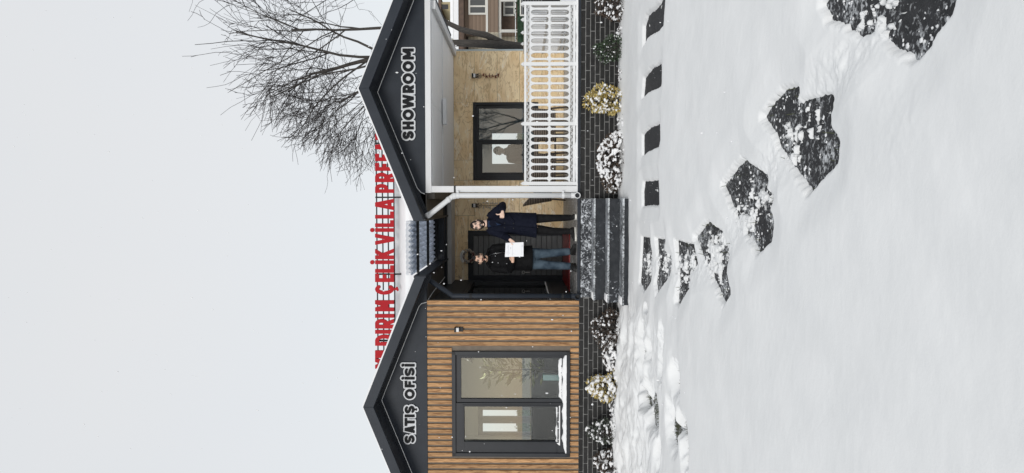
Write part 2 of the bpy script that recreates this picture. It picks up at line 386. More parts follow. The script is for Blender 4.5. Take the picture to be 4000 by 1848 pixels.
me.vertices.add(len(V)); me.vertices.foreach_set('co', V.ravel().astype(np.float32))
me.loops.add(quads.size); me.loops.foreach_set('vertex_index', quads.ravel().astype(np.int32))
me.polygons.add(len(quads)); me.polygons.foreach_set('loop_start', np.arange(0, quads.size, 4, dtype=np.int32)); me.polygons.foreach_set('loop_total', np.full(len(quads), 4, np.int32))
me.polygons.foreach_set('use_smooth', np.ones(len(quads), bool)); me.update(calc_edges=True); me.validate()
struct(obj('snow_cover', me, M['snow']))
g = MB(); g.add([(-7,-10.5,0),(6,-10.5,0),(6,.5,0),(-7,.5,0)], [(0,1,2,3)])
struct(obj('garden_soil', g, M['soil']))
# snow beyond the garden, out to the horizon, with an open middle for the finer cover
g = MB()
BX0, BX1, BY0, BY1, BB = -6.15, 5.55, -9.85, .1, 900
for x0,x1,y0,y1 in [(-BB,BB,-14.5,BY0),(-BB,BX0,BY0,BY1),(BX1,BB,BY0,BY1),(-BB,BB,BY1,BB)]:
    g.add([(x0,y0,.085),(x1,y0,.085),(x1,y1,.085),(x0,y1,.085)], [(0,1,2,3)])
g.add([(-BB,-BB,.085),(BB,-BB,.085),(BB,-112,.085),(-BB,-112,.085)], [(0,1,2,3)])
struct(obj('ground', g, M['roofsnow']))
g = MB(); g.add([(-BB,-112.3,.03),(BB,-112.3,.03),(BB,-14.2,.03),(-BB,-14.2,.03)], [(0,1,2,3)])
struct(obj('road', g, M['asphalt']))  # added out of view, widened so the lower window panes mirror dark ground
# slabs: real stones lying under the snow; each a little larger than what shows of it
path = bpy.data.objects.new('stepping_stone_path', None); COL.objects.link(path); struct(path)
for k, pl in polys.items():
    c = np.array(pl); ctr = c.mean(0); u_, s_, vt = np.linalg.svd(c-ctr); d0, d1 = vt[0], vt[1]
    a0 = (c-ctr)@d0; a1 = (c-ctr)@d1; pad = .035
    if k in 'abcd': d0 = np.array((1.,0)); d1 = np.array((0,1.)); a0 = (c-ctr)@d0; a1 = (c-ctr)@d1
    cs = [ctr+d0*x+d1*y for x, y in [(a0.min()-pad,a1.min()-pad),(a0.max()+pad,a1.min()-pad),(a0.max()+pad,a1.max()+pad),(a0.min()-pad,a1.max()+pad)]]
    b = MB(); n = 4; z0, z1 = -.04, .022
    b.add([(p[0],p[1],z0) for p in cs]+[(p[0],p[1],z1) for p in cs], [(3,2,1,0),(4,5,6,7),(0,1,5,4),(1,2,6,5),(2,3,7,6),(3,0,4,7)])
    obj('paving_slab', b, M['slab2' if k in 'abcd' else 'slab'], path, bevel=.006)

# ------------------------------------------------------------------ lettering from strokes (flat shapes with a real thickness)
def strokes(ch, w, t):
    h = t/2; s = []; sg = lambda *a: s.append(a)
    def arc(cx, cy, rx, ry, a0, a1, n=26):
        pts = [(cx+rx*math.cos(R(a0+(a1-a0)*i/n)), cy+ry*math.sin(R(a0+(a1-a0)*i/n))) for i in range(n+1)]
        for p, q in zip(pts, pts[1:]): s.append((*p, *q, 1))
    if ch in 'Iİ': sg(w/2,0,w/2,1)
    elif ch == 'L': sg(h,0,h,1); sg(0,h,w,h)
    elif ch == 'H': sg(h,0,h,1); sg(w-h,0,w-h,1); sg(h,.5,w-h,.5)
    elif ch == 'T': sg(w/2,0,w/2,1); sg(0,1-h,w,1-h)
    elif ch in 'EF':
        sg(h,0,h,1); sg(0,1-h,w,1-h); sg(0,.5,w*.9,.5)
        if ch == 'E': sg(0,h,w,h)
    elif ch == 'A': sg(h*.9,-.1,w/2,1.05); sg(w-h*.9,-.1,w/2,1.05); sg(w*.25,.24,w*.75,.24)
    elif ch == 'V': sg(h*.9,1.1,w/2,-.05); sg(w-h*.9,1.1,w/2,-.05)
    elif ch == 'W': sg(h*.8,1.1,w*.27,0); sg(w*.27,0,w/2,1); sg(w/2,1,w*.73,0); sg(w*.73,0,w-h*.8,1.1)
    elif ch == 'M': sg(h,0,h,1); sg(w-h,0,w-h,1); sg(h,1,w/2,.3); sg(w-h,1,w/2,.3)
    elif ch == 'K': sg(h,0,h,1); sg(h,.4,w-h*.7,1.08); sg(w*.42,.58,w-h*.6,-.06)
    elif ch == 'Y': sg(w/2,0,w/2,.45); sg(h*.7,1.06,w/2,.42); sg(w-h*.7,1.06,w/2,.42)
    elif ch == 'O': arc(w/2,.5,w/2-h,.5-h,0,360,40)
    elif ch in 'CÇ': arc(w/2,.5,w/2-h,.5-h,52,308,30)
    elif ch == 'D': sg(h,0,h,1); sg(h,h,w*.45,h); sg(h,1-h,w*.45,1-h); arc(w*.45,.5,w*.55-h,.5-h,-90,90)
    elif ch in 'PRB':
        sg(h,0,h,1); r = .29 if ch != 'B' else .25
        sg(h,1-h,w*.55,1-h); sg(h,1-2*r+h*.0,w*.55,1-2*r+h*.0); arc(w*.55,1-r-h*.5,w*.45-h,r-h*.5,-90,90)
        if ch == 'R': sg(w*.45,.46,w-h*.7,-.08)
        if ch == 'B': sg(h,h,w*.55,h); arc(w*.55,.25+h*.4,w*.45-h,.25-h*.5,-90,90)
    elif ch in 'SŞ':
        ry = (1-2*h)/4
        arc(w/2,1-h-ry,w/2-h,ry,38,270); arc(w/2,h+ry,w/2-h,ry,-142,90)
    return s
def glyph_sd(PX, PY, ch, w, t):
    d = np.full(PX.shape, 1e9)
    for q in strokes(ch, w, t):
        ax, ay, bx, by = q[:4]; L = math.hypot(bx-ax, by-ay); ux, uy = (bx-ax)/L, (by-ay)/L
        lx = (PX-ax)*ux+(PY-ay)*uy; ly = -(PX-ax)*uy+(PY-ay)*ux
        if len(q) == 5: d = np.minimum(d, np.hypot(lx-np.clip(lx,0,L), ly)-t/2)
        else:
            dx = np.abs(lx-L/2)-L/2; dy = np.abs(ly)-t/2
            d = np.minimum(d, np.hypot(np.maximum(dx,0), np.maximum(dy,0))+np.minimum(np.maximum(dx,dy),0))
    d = np.maximum(d, np.maximum(PY-1, -PY))
    if ch == 'İ': d = np.minimum(d, np.hypot(PX-w/2, PY-1.0-.62*t-.03)-t*.58)
    if ch in 'ÇŞ':
        for (ax,ay,bx,by) in [(w/2,.02,w/2,-.10),(w/2,-.10,w/2+.08,-.15),(w/2+.08,-.15,w/2-.05,-.2)]:
            L = math.hypot(bx-ax, by-ay); ux, uy = (bx-ax)/L, (by-ay)/L; lx = (PX-ax)*ux+(PY-ay)*uy
            d = np.minimum(d, np.hypot(PX-ax-ux*np.clip(lx,0,L), PY-ay-uy*np.clip(lx,0,L))-t*.24)
    return d
def contours(D, x0, y0, res):
    seg = {}; ny, nx = D.shape
    ins = D < 0
    code = ins[:-1,:-1]*1+ins[:-1,1:]*2+ins[1:,1:]*4+ins[1:,:-1]*8
    for j, i in zip(*np.nonzero((code > 0) & (code < 15))):
        c = code[j,i]
        ed = {'b':((j,i),(j,i+1)), 'r':((j,i+1),(j+1,i+1)), 't':((j+1,i),(j+1,i+1)), 'l':((j,i),(j+1,i))}
        tab = {1:['lb'],2:['br'],3:['lr'],4:['rt'],5:['lb','rt'],6:['bt'],7:['lt'],8:['tl'],9:['tb'],10:['br','tl'],11:['tr'],12:['rl'],13:['rb'],14:['bl']}
        for s in tab[c]: seg.setdefault(ed[s[0]], []).append(ed[s[1]])
    loops = []
    while seg:
        k = next(iter(seg)); loop = []
        while k in seg:
            nxt = seg[k].pop()
            if not seg[k]: del seg[k]
            loop.append(k); k = nxt
        pts = []
        for (a, b) in loop:
            da, db = D[a], D[b]; f_ = da/(da-db+1e-12)
            pts.append((x0+(a[1]+(b[1]-a[1])*f_)*res, y0+(a[0]+(b[0]-a[0])*f_)*res))
        if len(pts) > 3: loops.append(pts)
    return loops
def simplify(pts, tol):
    out = []; n = len(pts)
    if n < 12: return pts
    P = [Vector(p) for p in pts]; keep = [0]
    def rec(a, b):
        best, bi = tol, -1; A, B = P[a], P[b % n]; AB = B-A; L = AB.length
        for i in range(a+1, b):
            d = abs(AB.x*(P[i].y-A.y)-AB.y*(P[i].x-A.x))/L if L > 1e-9 else (P[i]-A).length
            if d > best: best, bi = d, i
        if bi > 0: rec(a, bi); keep.append(bi); rec(bi, b)
    m_ = n//2; rec(0, m_); keep.append(m_); rec(m_, n)
    return [pts[i] for i in sorted(set(keep))]
def area(p): return sum(a[0]*b[1]-b[0]*a[1] for a, b in zip(p, p[1:]+p[:1]))/2
def plate(name, loops, y0, y1):       # filled outlines (x,z) extruded from y0 to y1
    cu = bpy.data.curves.new('tmp', 'CURVE'); cu.dimensions = '2D'; cu.fill_mode = 'BOTH'; cu.extrude = abs(y1-y0)/2
    for L in loops:
        sp = cu.splines.new('POLY'); sp.points.add(len(L)-1)
        for i, (x, z) in enumerate(L): sp.points[i].co = (x, z, 0, 1)
        sp.use_cyclic_u = True
    o = bpy.data.objects.new('tmp', cu); me = bpy.data.meshes.new_from_object(o); bpy.data.objects.remove(o); bpy.data.curves.remove(cu)
    me.transform(Matrix.Translation((0, (y0+y1)/2, 0)) @ Matrix.Rotation(math.pi/2, 4, 'X')); me.name = name
    return me
def letters(root, items, xtop, xbot, Y, t, y0, y1, m, outline=0, omat=None, oy=None):
    """items: (character, picture y of its right side, picture y of its left side)"""
    res = .004; allp = []
    for ch, yr, yl in items:
        A = at(xtop, (yl+yr)/2, Y); B = at(xbot, (yl+yr)/2, Y); hgt = A.z-B.z
        xl = at(xtop, yl, Y).x; xr = at(xtop, yr, Y).x; allp.append((ch, xl, xr-xl, B.z, hgt))
        ww = (xr-xl)/hgt
        gx = np.arange(-.15, ww+.15, res/hgt); gy = np.arange(-.4, 1.5, res/hgt)
        PX, PY = np.meshgrid(gx, gy); D = glyph_sd(PX, PY, ch, ww, t)
        lp = [simplify([(xl+p[0]*hgt, B.z+p[1]*hgt) for p in L], .0012) for L in contours(D, gx[0], gy[0], res/hgt)]
        obj('letter', plate('letter', lp, y0, y1), m, root)
    if outline:
        x0 = min(a[1] for a in allp)-.08; x1 = max(a[1]+a[2] for a in allp)+.08; z0 = min(a[3] for a in allp)-.12; z1 = max(a[3]+a[4] for a in allp)+.14
        gx = np.arange(x0, x1, res*1.2); gz = np.arange(z0, z1, res*1.2); PX, PY = np.meshgrid(gx, gz); D = np.full(PX.shape, 1e9)
        for ch, xl, w_, zb, hgt in allp: D = np.minimum(D, glyph_sd((PX-xl)/hgt, (PY-zb)/hgt, ch, w_/hgt, t)*hgt)
        lp = [simplify(L, .0012) for L in contours(D-outline, x0, z0, res*1.2)]
        big = [L for L in lp if area(L)*area(max(lp, key=lambda q: abs(area(q)))) > 0]
        obj('letter_outline', plate('letter_outline', big, *oy), omat, root)

# ------------------------------------------------------------------ BUILDINGS
def roof_line(ax, az, slope, half): return [(ax-half, az-slope*half), (ax, az), (ax+half, az-slope*half)]
def gable_roof(root, ax, az, slope, half, y0, y1, fas=.165):
    L = roof_line(ax, az, slope, half)
    b = MB(); b.prism_y(L+[(ax+half, az-slope*half-.09), (ax, az-.09), (ax-half, az-slope*half-.09)], y0+.03, y1)
    rf = obj('roof', b, M['anthracite'], root)
    b = MB(); b.prism_y([L[0], L[1], (ax, az-fas), (ax-half, az-slope*half-fas)], y0, y0+.032); obj('fascia', b, M['anthracite'], root, bevel=.004)
    b = MB(); b.prism_y([L[1], L[2], (ax+half, az-slope*half-fas), (ax, az-fas)], y0, y0+.032); obj('fascia', b, M['anthracite'], root, bevel=.004)
    b = MB(); b.prism_y([(ax-half+.01, az-slope*(half-.01)-fas+.012), (ax, az-fas+.012), (ax+half-.01, az-slope*(half-.01)-fas+.012), (ax+half-.01, az-slope*(half-.01)-fas+.004), (ax, az-fas+.004), (ax-half+.01, az-slope*(half-.01)-fas+.004)], y0+.034, .0)
    obj('soffit', b, M['anthracite_d'], root)
    # small stepped trim under the verge, against the gable wall
    for k, dz in ((0, .0), (1, .03)):
        b = MB()
        for s in (-1, 1):
            p = [(ax, az-fas+.003-dz), (ax+s*(half-.02), az-slope*(half-.02)-fas+.003-dz), (ax+s*(half-.02), az-slope*(half-.02)-fas-.028-dz), (ax, az-fas-.028-dz)]
            b.prism_y(p if s > 0 else p[::-1], -.06+.025*k, -.002-.0*k)
        obj('verge_trim', b, M['anthracite_d'], root)
    # snow lying on both slopes
    n = 60; b = MB(); vs = []; prof = []
    for i in range(n+1):
        x = ax-half*.995+2*half*.995*i/n; z = az-slope*abs(x-ax); e_ = min(1, min(i, n-i)/3)
        prof.append((x, z+.002, z+(.03+.02*float(fbm(np.array(x*1.7), np.array(az), 3, 5)))*(.35+.65*e_)))
    for j, (yy, k) in enumerate([(y0+.03, .35), (y0+.06, .85), (y0+.14, 1), (y1, 1)]):
        for x, z0, z1 in prof: vs += [(x, yy, z0), (x, yy, z0+(z1-z0)*k)]
    m_ = 2*(n+1); fs = []
    for j in range(3):
        for i in range(n): a = j*m_+2*i; fs.append((a+1, a+3, a+3+m_, a+1+m_))
    for i in range(n): fs.append((2*i, 2*i+2, 2*i+3, 2*i+1))
    b.add(vs, fs); obj('roof_snow', b, M['roofsnow'], rf, smooth=True)
    return rf
def window(root, X0, X1, Z0, Z1, Y, panes, fw=.062, gm='glass', cas_y=-.035, inner=None):
    """panes: (x0,x1,z0,z1,sash?) ; Y = wall face"""
    b = MB()
    for q in [(X0,X1,Z1-fw,Z1),(X0,X1,Z0,Z0+fw),(X0,X0+fw,Z0+fw,Z1-fw),(X1-fw,X1,Z0+fw,Z1-fw)]: b.box(q[0],q[1],Y+cas_y,Y+.08,q[2],q[3])
    w = obj('window', b, M['frame'], root, bevel=.004)
    xs_ = sorted(panes)
    b = MB(); e_ = .0
    ix0, ix1, iz0, iz1 = X0+fw, X1-fw, Z0+fw, Z1-fw
    edges = [ix0]+[ (xs_[i][1]+xs_[i+1][0])/2 for i in range(len(xs_)-1)]+[ix1]
    for i, (x0,x1,z0,z1,sash) in enumerate(xs_):
        a0, a1 = edges[i]+.002, edges[i+1]-.002; yf = Y+(-.008 if sash else .012)
        b = MB()
        for q in [(a0,a1,z1,iz1-.002),(a0,a1,iz0+.002,z0),(a0,x0,z0,z1),(x1,a1,z0,z1)]: b.box(q[0],q[1],yf,Y+.07,q[2],q[3])
        obj('sash', b, M['frame'], w, bevel=.004)
        if sash:
            b = MB(); g_ = .028
            for q in [(x0-g_,x1+g_,z1+.006,z1+g_),(x0-g_,x1+g_,z0-g_,z0-.006),(x0-g_,x0-.006,z0-.006,z1+.006),(x1+.006,x1+g_,z0-.006,z1+.006)]: b.box(q[0],q[1],yf-.012,yf+.01,q[2],q[3])
            obj('sash_bead', b, M['frame'], w)
        b = MB(); b.box(x0-.005,x1+.005,Y+.04,Y+.046,z0-.005,z1+.005); obj('pane', b, M[gm], w)
    return w

# ---- timber-clad sales office (left)
LB = thing('timber_clad_building', 'dark gabled prefab office clad in vertical brown timber slats', 'building', (-3.26,0,0))
LX0, LX1, SZ0, SZ1 = -5.02, -1.62, .752, 3.24
WX0, WX1, WZ0, WZ1 = -4.205, -2.455, .893, 2.836
b = MB()
for q in [(LX0,LX1,WZ1,4.0),(LX0,LX1,SZ0,WZ0),(LX0,WX0,WZ0,WZ1),(WX1,LX1,WZ0,WZ1)]: b.box(q[0],q[1],.022,.15,q[2],q[3] if q[3] < 4 else SZ1+.05)
obj('front_wall', b, M['wallback'], LB)
pitch = .0975; x = LX1
smesh = {}
k = 0
while x-.061 > LX0:
    w_ = .061
    spans = [(SZ0,SZ1)]
    if x-w_ < WX1+.004 and x > WX0-.004: spans = [(SZ0,WZ0-.003),(WZ1+.003,SZ1)]
    for z0,z1 in spans:
        key = round(z1-z0, 3)
        if key not in smesh:
            bb = MB(); bb.box(-w_/2,w_/2,-.004,.02,-(z1-z0)/2,(z1-z0)/2); smesh[key] = fixn(bb.mesh('slat'))
        obj('slat', smesh[key], M['wood'], LB, loc=(x-w_/2, .0, (z0+z1)/2))
    x -= pitch; k += 1
ax, az, sl_ = -3.262, 4.211, .4026
gable_roof(LB, ax, az, sl_, 2.09, -.45, 5.0)
gz = az-.165
b = MB(); b.prism_y([(ax-1.95, SZ1+.006), (ax+1.93, SZ1+.006), (ax+1.93, gz-sl_*1.93), (ax, gz), (ax-1.95, gz-sl_*1.95)], .0, .1); obj('gable_wall', b, M['anthracite'], LB)
b = MB(); b.box(LX1-.1, -1.18, .1, 3.9, 3.235, 3.25); obj('eave_soffit', b, M['brown'], LB)
b = MB(); b.box(-1.20, -1.165, -.44, 5, 3.2, 3.39); obj('eave_gutter', b, M['anthracite_d'], LB)
# right-hand side wall of the office, facing the entrance
def onX(x, y, X):
    d = ray(x, y); t = (X-CAM.x)/d.x; return CAM+d*t
wy1 = onX(1850, 1104, -1.70).y; wz1 = 2.76; wz0 = 1.12; wy0 = .35
b = MB()
for q in [(.12,wy0,.7,3.24),(wy1,3.95,.7,3.24),(wy0,wy1,.7,wz0),(wy0,wy1,wz1,3.24)]: b.box(-1.80,-1.70,q[0],q[1],q[2],q[3])
obj('side_wall', b, M['anthracite_d'], LB)
b = MB()
for q in [(wy0,wy1,wz0,wz0+.07),(wy0,wy1,wz1-.07,wz1),(wy0,wy0+.07,wz0+.07,wz1-.07),(wy1-.07,wy1,wz0+.07,wz1-.07)]: b.box(-1.79,-1.675,*q)
sw = obj('window', b, M['frame'], LB, bevel=.004)
b = MB(); b.box(-1.745,-1.739,wy0+.06,wy1-.06,wz0+.06,wz1-.06); obj('pane', b, M['glass'], sw)
b = MB(); b.box(-1.7,-1.66,wy0+.1,wy1-.15,wz0+.071,wz0+.085); obj('sill_snow', b, M['snow'], sw)
# big front window
def P4(xa, ya, xb, yb, Y): a = at(xa,ya,Y); c = at(xb,yb,Y); return (min(a.x,c.x), max(a.x,c.x), min(a.z,c.z), max(a.z,c.z))
pr = P4(1801,1558,2192,1400,0); plf = P4(1814,1723,2176,1589,0)
wL = window(LB, WX0, WX1, WZ0, WZ1, .0, [(*plf, 1), (*pr, 0)], fw=.06)
for cx in (WX0+.03, WX1-.03):
    for cz in (WZ0+.03, WZ1-.03): b = MB(); b.box(cx-.022,cx+.022,-.041,-.034,cz-.022,cz+.022); obj('corner_cap', b, M['black'], wL)
def snow_strip(x0, x1, y0, y1, z, h, root, seed=0, name='sill_snow', m='roofsnow', n=40):
    vs = []; fs = []; b = MB()
    for i in range(n+1):
        x_ = x0+(x1-x0)*i/n; e_ = min(1, min(i, n-i)/2.0)
        hh = h*(.45+1.0*float(fbm(np.array(x_*9.0), np.array(seed*3.3), 3, seed)))*(.3+.7*e_)
        yy = y0+.012*(random.random()-.5)
        vs += [(x_,yy,z),(x_,yy,z+hh*.7),(x_,(y0+y1)/2,z+hh),(x_,y1,z+hh)]
    for i in range(n):
        for k_ in range(3): a = i*4+k_; fs.append((a,a+4,a+5,a+1))
    b.add(vs, fs); return obj(name, b, M[m], root, smooth=True)
snow_strip(WX0+.06, WX1-.05, -.032, .03, WZ0+.058, .075, wL, 1)
snow_strip(pr[0]-.0, pr[1]+.0, .008, .04, pr[2]-.01, .055, wL, 2)
snow_strip(plf[0]-.06, plf[1]+.02, -.016, .036, plf[2]-.05, .07, wL, 3)
# the room behind it
b = MB(); b.box(LX0,-1.81,3.5,3.6,.6,3.2); b.box(LX0,-1.81,.2,3.5,3.02,3.1); b.box(LX0-.1,LX0,.15,3.6,.6,3.2)
bw = MB()
ox0, ox1, oz0, oz1 = -5.0, -4.33, .75, 2.62
for q in [(LX0,ox0,.6,3.05),(ox1,-1.81,.6,3.05),(ox0,ox1,oz1,3.05)]: bw.box(q[0],q[1],3.5,3.6,q[2],q[3])
bw.box(LX0,-1.81,.2,3.5,3.02,3.1); bw.box(LX0-.1,LX0,.15,3.6,.6,3.2); bw.box(-1.9,-1.81,wy1+.0,3.6,.6,3.2); bw.box(-1.9,-1.81,.15,wy0,.6,3.2)
obj('room_wall', bw, M['interior'], LB)
b = MB(); b.box(LX0,-1.81,.16,3.6,.6,.66); obj('room_floor', b, M['dark'], LB)
b = MB()
for q in [(ox0,ox0+.06),(-4.74,-4.6),(ox1-.12,ox1)]: b.box(q[0],q[1],3.46,3.54,.66,oz1)
b.box(ox0,ox1,3.46,3.54,oz1-.1,oz1); b.box(ox0,ox1,3.46,3.54,.66,.95)
obj('rear_door_frame', b, M['grey'], LB)
clp = at(1822, 1537, 1.2)
q = MB(); q.loft([(clp.x,1.2,2.985,.085,.085),(clp.x,1.2,3.019,.09,.09)], 20); dl = obj('ceiling_spot', q, M['ceil'], LB)
q = MB(); q.loft([(clp.x,1.2,2.975,.065,.065),(clp.x,1.2,2.984,.065,.065)], 20)
lm_ = bpy.data.materials.new('lit_diffuser'); lm_.use_nodes = True; pe = lm_.node_tree.nodes['Principled BSDF']; pe.inputs['Emission Color'].default_value = (1,.95,.85,1); pe.inputs['Emission Strength'].default_value = 1.5
obj('spot_diffuser', q, lm_, dl)
ll = bpy.data.lights.new('spot_light', 'AREA'); ll.shape = 'DISK'; ll.size = .13; ll.energy = 24; ll.color = (1,.95,.84); lo = bpy.data.objects.new('spot_light', ll); COL.objects.link(lo); lo.location = (clp.x,1.2,2.972); lo.parent = dl
# dark base of brick under the office: real bricks on a mortar bed
BL, BH, JO = .275, .0772, .011
bb = MB(); bb.box(-(BL-JO)/2,(BL-JO)/2,-.05,.05,-(BH-JO)/2,(BH-JO)/2)
brick_me = fixn(bb.mesh('brick'))
def brick_base(root, x0, x1, yface, ztop, courses, seed):
    b = MB(); b.box(x0,x1,yface+.003,yface+.16,-.1,ztop); obj('base_wall', b, M['mortar'], root)
    for c in range(courses):
        z = ztop-BH*(c+.5); off = [0, .5, .22, .72][c % 4]*BL
        x = x0-off
        while x < x1-.02:
            a0, a1 = max(x, x0), min(x+BL, x1)
            if a1-a0 > .05:
                if a1-a0 > BL-.002: obj('brick', brick_me, M['brick'], root, loc=((a0+a1)/2, yface+.05+random.uniform(-.0015,.0015), z))
                else:
                    q = MB(); w_ = (a1-a0-JO)/2; q.box(-w_,w_,-.05,.05,-(BH-JO)/2,(BH-JO)/2); obj('brick', q, M['brick'], root, loc=((a0+a1)/2, yface+.05, z))
            x += BL
brick_base(LB, -5.02, -1.565, .02, .748, 10, 1)
# dark downpipe of the office
pg = MB(); px = at(1900, 1156, -.02).x+.0
pts = [at(1660, 1085, .12), at(1672, 1090, .1), at(1755, 1146, .02), at(1770, 1156, -.03)]
pts = [Vector((p.x, p.y, p.z)) for p in pts]+[Vector((px,-.03,2.6)), Vector((px,-.03,.86))]
pg.tube(pts, .042, 12); dp = obj('downpipe', pg, M['anthracite'], LB, smooth=True)
for zz in (2.52, 1.02):
    q = MB(); q.tube([(px,-.03,zz-.02),(px,-.03,zz+.02)], .049, 12); q.box(px-.012,px+.012,-.03,.06,zz-.015,zz+.015); obj('pipe_bracket', q, M['black'], dp)
def pipe_shoe(root, px, py, z, r, m, hole):
    q = MB(); q.tube([(px,py,z+.09),(px,py,z+.04),(px,py-.02,z+.005),(px,py-.07,z-.005),(px,py-.11,z-.005)], r*1.02, 14, cap=False); s_ = obj('pipe_shoe', q, m, root, smooth=True)
    q = MB(); n = 16
    vs = [(px+rr*math.cos(2*math.pi*i/n), yy, z-.005+rr*math.sin(2*math.pi*i/n)) for rr, yy in ((r*1.12,py-.112),(r*.86,py-.112),(r*.86,py-.03),(r*1.12,py-.06)) for i in range(n)]
    fs = [(k_*n+i, k_*n+(i+1)%n, ((k_+1)%4)*n+(i+1)%n, ((k_+1)%4)*n+i) for k_ in range(4) for i in range(n)]
    q.add(vs, fs); obj('pipe_rim', q, m, s_, smooth=True)
    q = MB(); q.tube([(px,py-.05,z-.005),(px,py-.045,z-.005)], r*.87, 14); obj('pipe_mouth', q, hole, s_)
pipe_shoe(dp, px, -.03, .79, .045, M['anthracite'], M['black'])
# thin white light strip under the verge
def strip_line(root, pts, r=.006):
    q = MB(); q.tube(pts, r, 5); return obj('light_strip', q, M['white'], root)
e0 = (ax+1.58, gz-sl_*1.58-.055)
strip_line(LB, [(ax-1.9,-.042,gz-sl_*1.9-.052),(ax,-.042,gz-.052),(ax+1.55,-.042,gz-sl_*1.55-.052),(ax+1.60,-.03,gz-sl_*1.6-.075),(ax+1.615,-.012,SZ1+.01),(ax+1.72,.4,3.2),(ax+1.8,2.2,3.18)])
def wall_lamp(root, x, y, z, s=.075):
    q = MB(); q.box(x-s/2,x+s/2,y-.09,y,z,z+.03); q.box(x-s/2,x+s/2,y-.012,y,z-.11,z); l = obj('wall_lamp', q, M['black'], root, bevel=.003)
    q = MB(); q.box(x-s/2+.006,x+s/2-.006,y-.082,y-.013,z-.045,z-.001); obj('lamp_diffuser', q, M['white'], l, bevel=.004)
p = at(1783, 1286, -.02); wall_lamp(LB, p.x, -.02, p.z)

# ---- showroom with its porch (right)
RB = thing('showroom_building', 'dark gabled showroom with white porch beam and beige stone wall', 'building', (1.77,0,0))
ax2, az2, sl2 = 1.766, 4.229, .4077
gable_roof(RB, ax2, az2, sl2, 2.06, -.45, 5.0)
gz2 = az2-.165; BT, BB_ = 3.253, 3.158
b = MB(); b.prism_y([(.13, BT), (3.42, BT), (3.42, gz2-sl2*(3.42-ax2)), (ax2, gz2), (.13, gz2-sl2*(ax2-.13))], .0, .1); obj('gable_wall', b, M['anthracite'], RB)
b = MB(); b.box(.145,3.30,-.006,.12,BB_,BT-.003); obj('porch_beam', b, M['white'], RB, bevel=.004)
b = MB(); b.box(3.13,3.27,.121,3.98,3.09,3.25); obj('porch_beam', b, M['white'], RB, bevel=.004)
b = MB(); b.box(.05,.19,.121,3.1,3.12,3.25); obj('porch_beam', b, M['brown'], RB)
def ceil_panels():
    xsp = [.192, 1.62, 3.128]; ysp = [.122, 1.35, 2.6, 3.88]
    for i in range(2):
        for j in range(3):
            q = MB(); q.box(xsp[i]+.003,xsp[i+1]-.003,ysp[j]+.003,ysp[j+1]-.003,3.15,3.165); obj('ceiling_panel', q, M['ceil'], RB)
    q = MB(); q.box(.19,3.13,.122,3.9,3.168,3.2); obj('ceiling', q, M['grey'], RB)
ceil_panels()
q = MB(); q.tube([(.2,1.62,3.146),(3.12,1.62,3.146)], .011, 6); obj('cable_trunking', q, M['white'], RB)
p = at(1733, 440, 1.7); q = MB(); q.box(p.x-.24,p.x+.24,1.50,1.62,3.06,3.135); cl = obj('ceiling_lamp', q, M['white'], RB, bevel=.01)
q = MB(); q.box(p.x-.19,p.x+.19,1.62,1.70,3.09,3.149); obj('lamp_housing', q, M['anthracite_d'], cl)
b = MB(); b.box(-.27,.13,.0,3.9,3.235,3.25); obj('eave_soffit', b, M['brown'], RB)
b = MB(); b.box(-.305,-.27,-.44,5,3.2,3.39); obj('eave_gutter', b, M['anthracite_d'], RB)
# porch column with a black collar
cx0, cx1 = .152, .256
b = MB(); b.box(cx0,cx1,.0,.1,.78,BB_); col_ = obj('column', b, M['white'], RB, bevel=.006)
zc = at(1780, 738, 0).z; b = MB(); b.box(cx0-.002,cx1+.002,-.004,.104,zc-.0,zc+.03); obj('column_collar', b, M['black'], col_)
b = MB(); b.box(cx0-.012,cx1+.012,-.014,.112,.781,.80); obj('column_foot', b, M['white'], col_)
# white downpipe
pxw = at(1900, 764, -.05).x
q = MB(); a0 = at(1664, 846, -.12); a1 = at(1678, 838, -.12); a2 = at(1757, 776, -.05)
pts = [Vector((a0.x-.0,.1,a0.z+.01)), Vector((a0.x,-.06,a0.z)), a1, a2, Vector((pxw,-.05,a2.z-.06)), Vector((pxw,-.05,a2.z-.3)), Vector((pxw,-.05,.87))]
q.tube(pts, .043, 14); wp = obj('downpipe', q, M['white'], RB, smooth=True)
for a_, b_ in ((pts[1], pts[2]), (a2.lerp(a1,.12), a2), (pts[3].lerp(pts[4],.7), pts[4]+Vector((0,0,-.06)))):
    q = MB(); q.tube([a_, b_], .049, 14); obj('pipe_collar', q, M['white'], wp, smooth=True)
for zz in (a2.z-.13, 1.02):
    q = MB(); q.tube([(pxw,-.05,zz-.02),(pxw,-.05,zz+.02)], .05, 14); q.box(pxw-.01,cx0+.02,-.06,-.0,zz-.015,zz+.015); obj('pipe_bracket', q, M['white'], wp)
pipe_shoe(wp, pxw, -.05, .80, .045, M['white'], M['anthracite_d'])
strip_line(RB, [(3.6,-.042,gz2-sl2*1.834-.052),(ax2,-.042,gz2-.052),(.22,-.042,gz2-sl2*1.546-.052),(.15,-.03,gz2-sl2*1.6-.09),(.13,-.012,BT+.02),(.06,.5,3.23)])
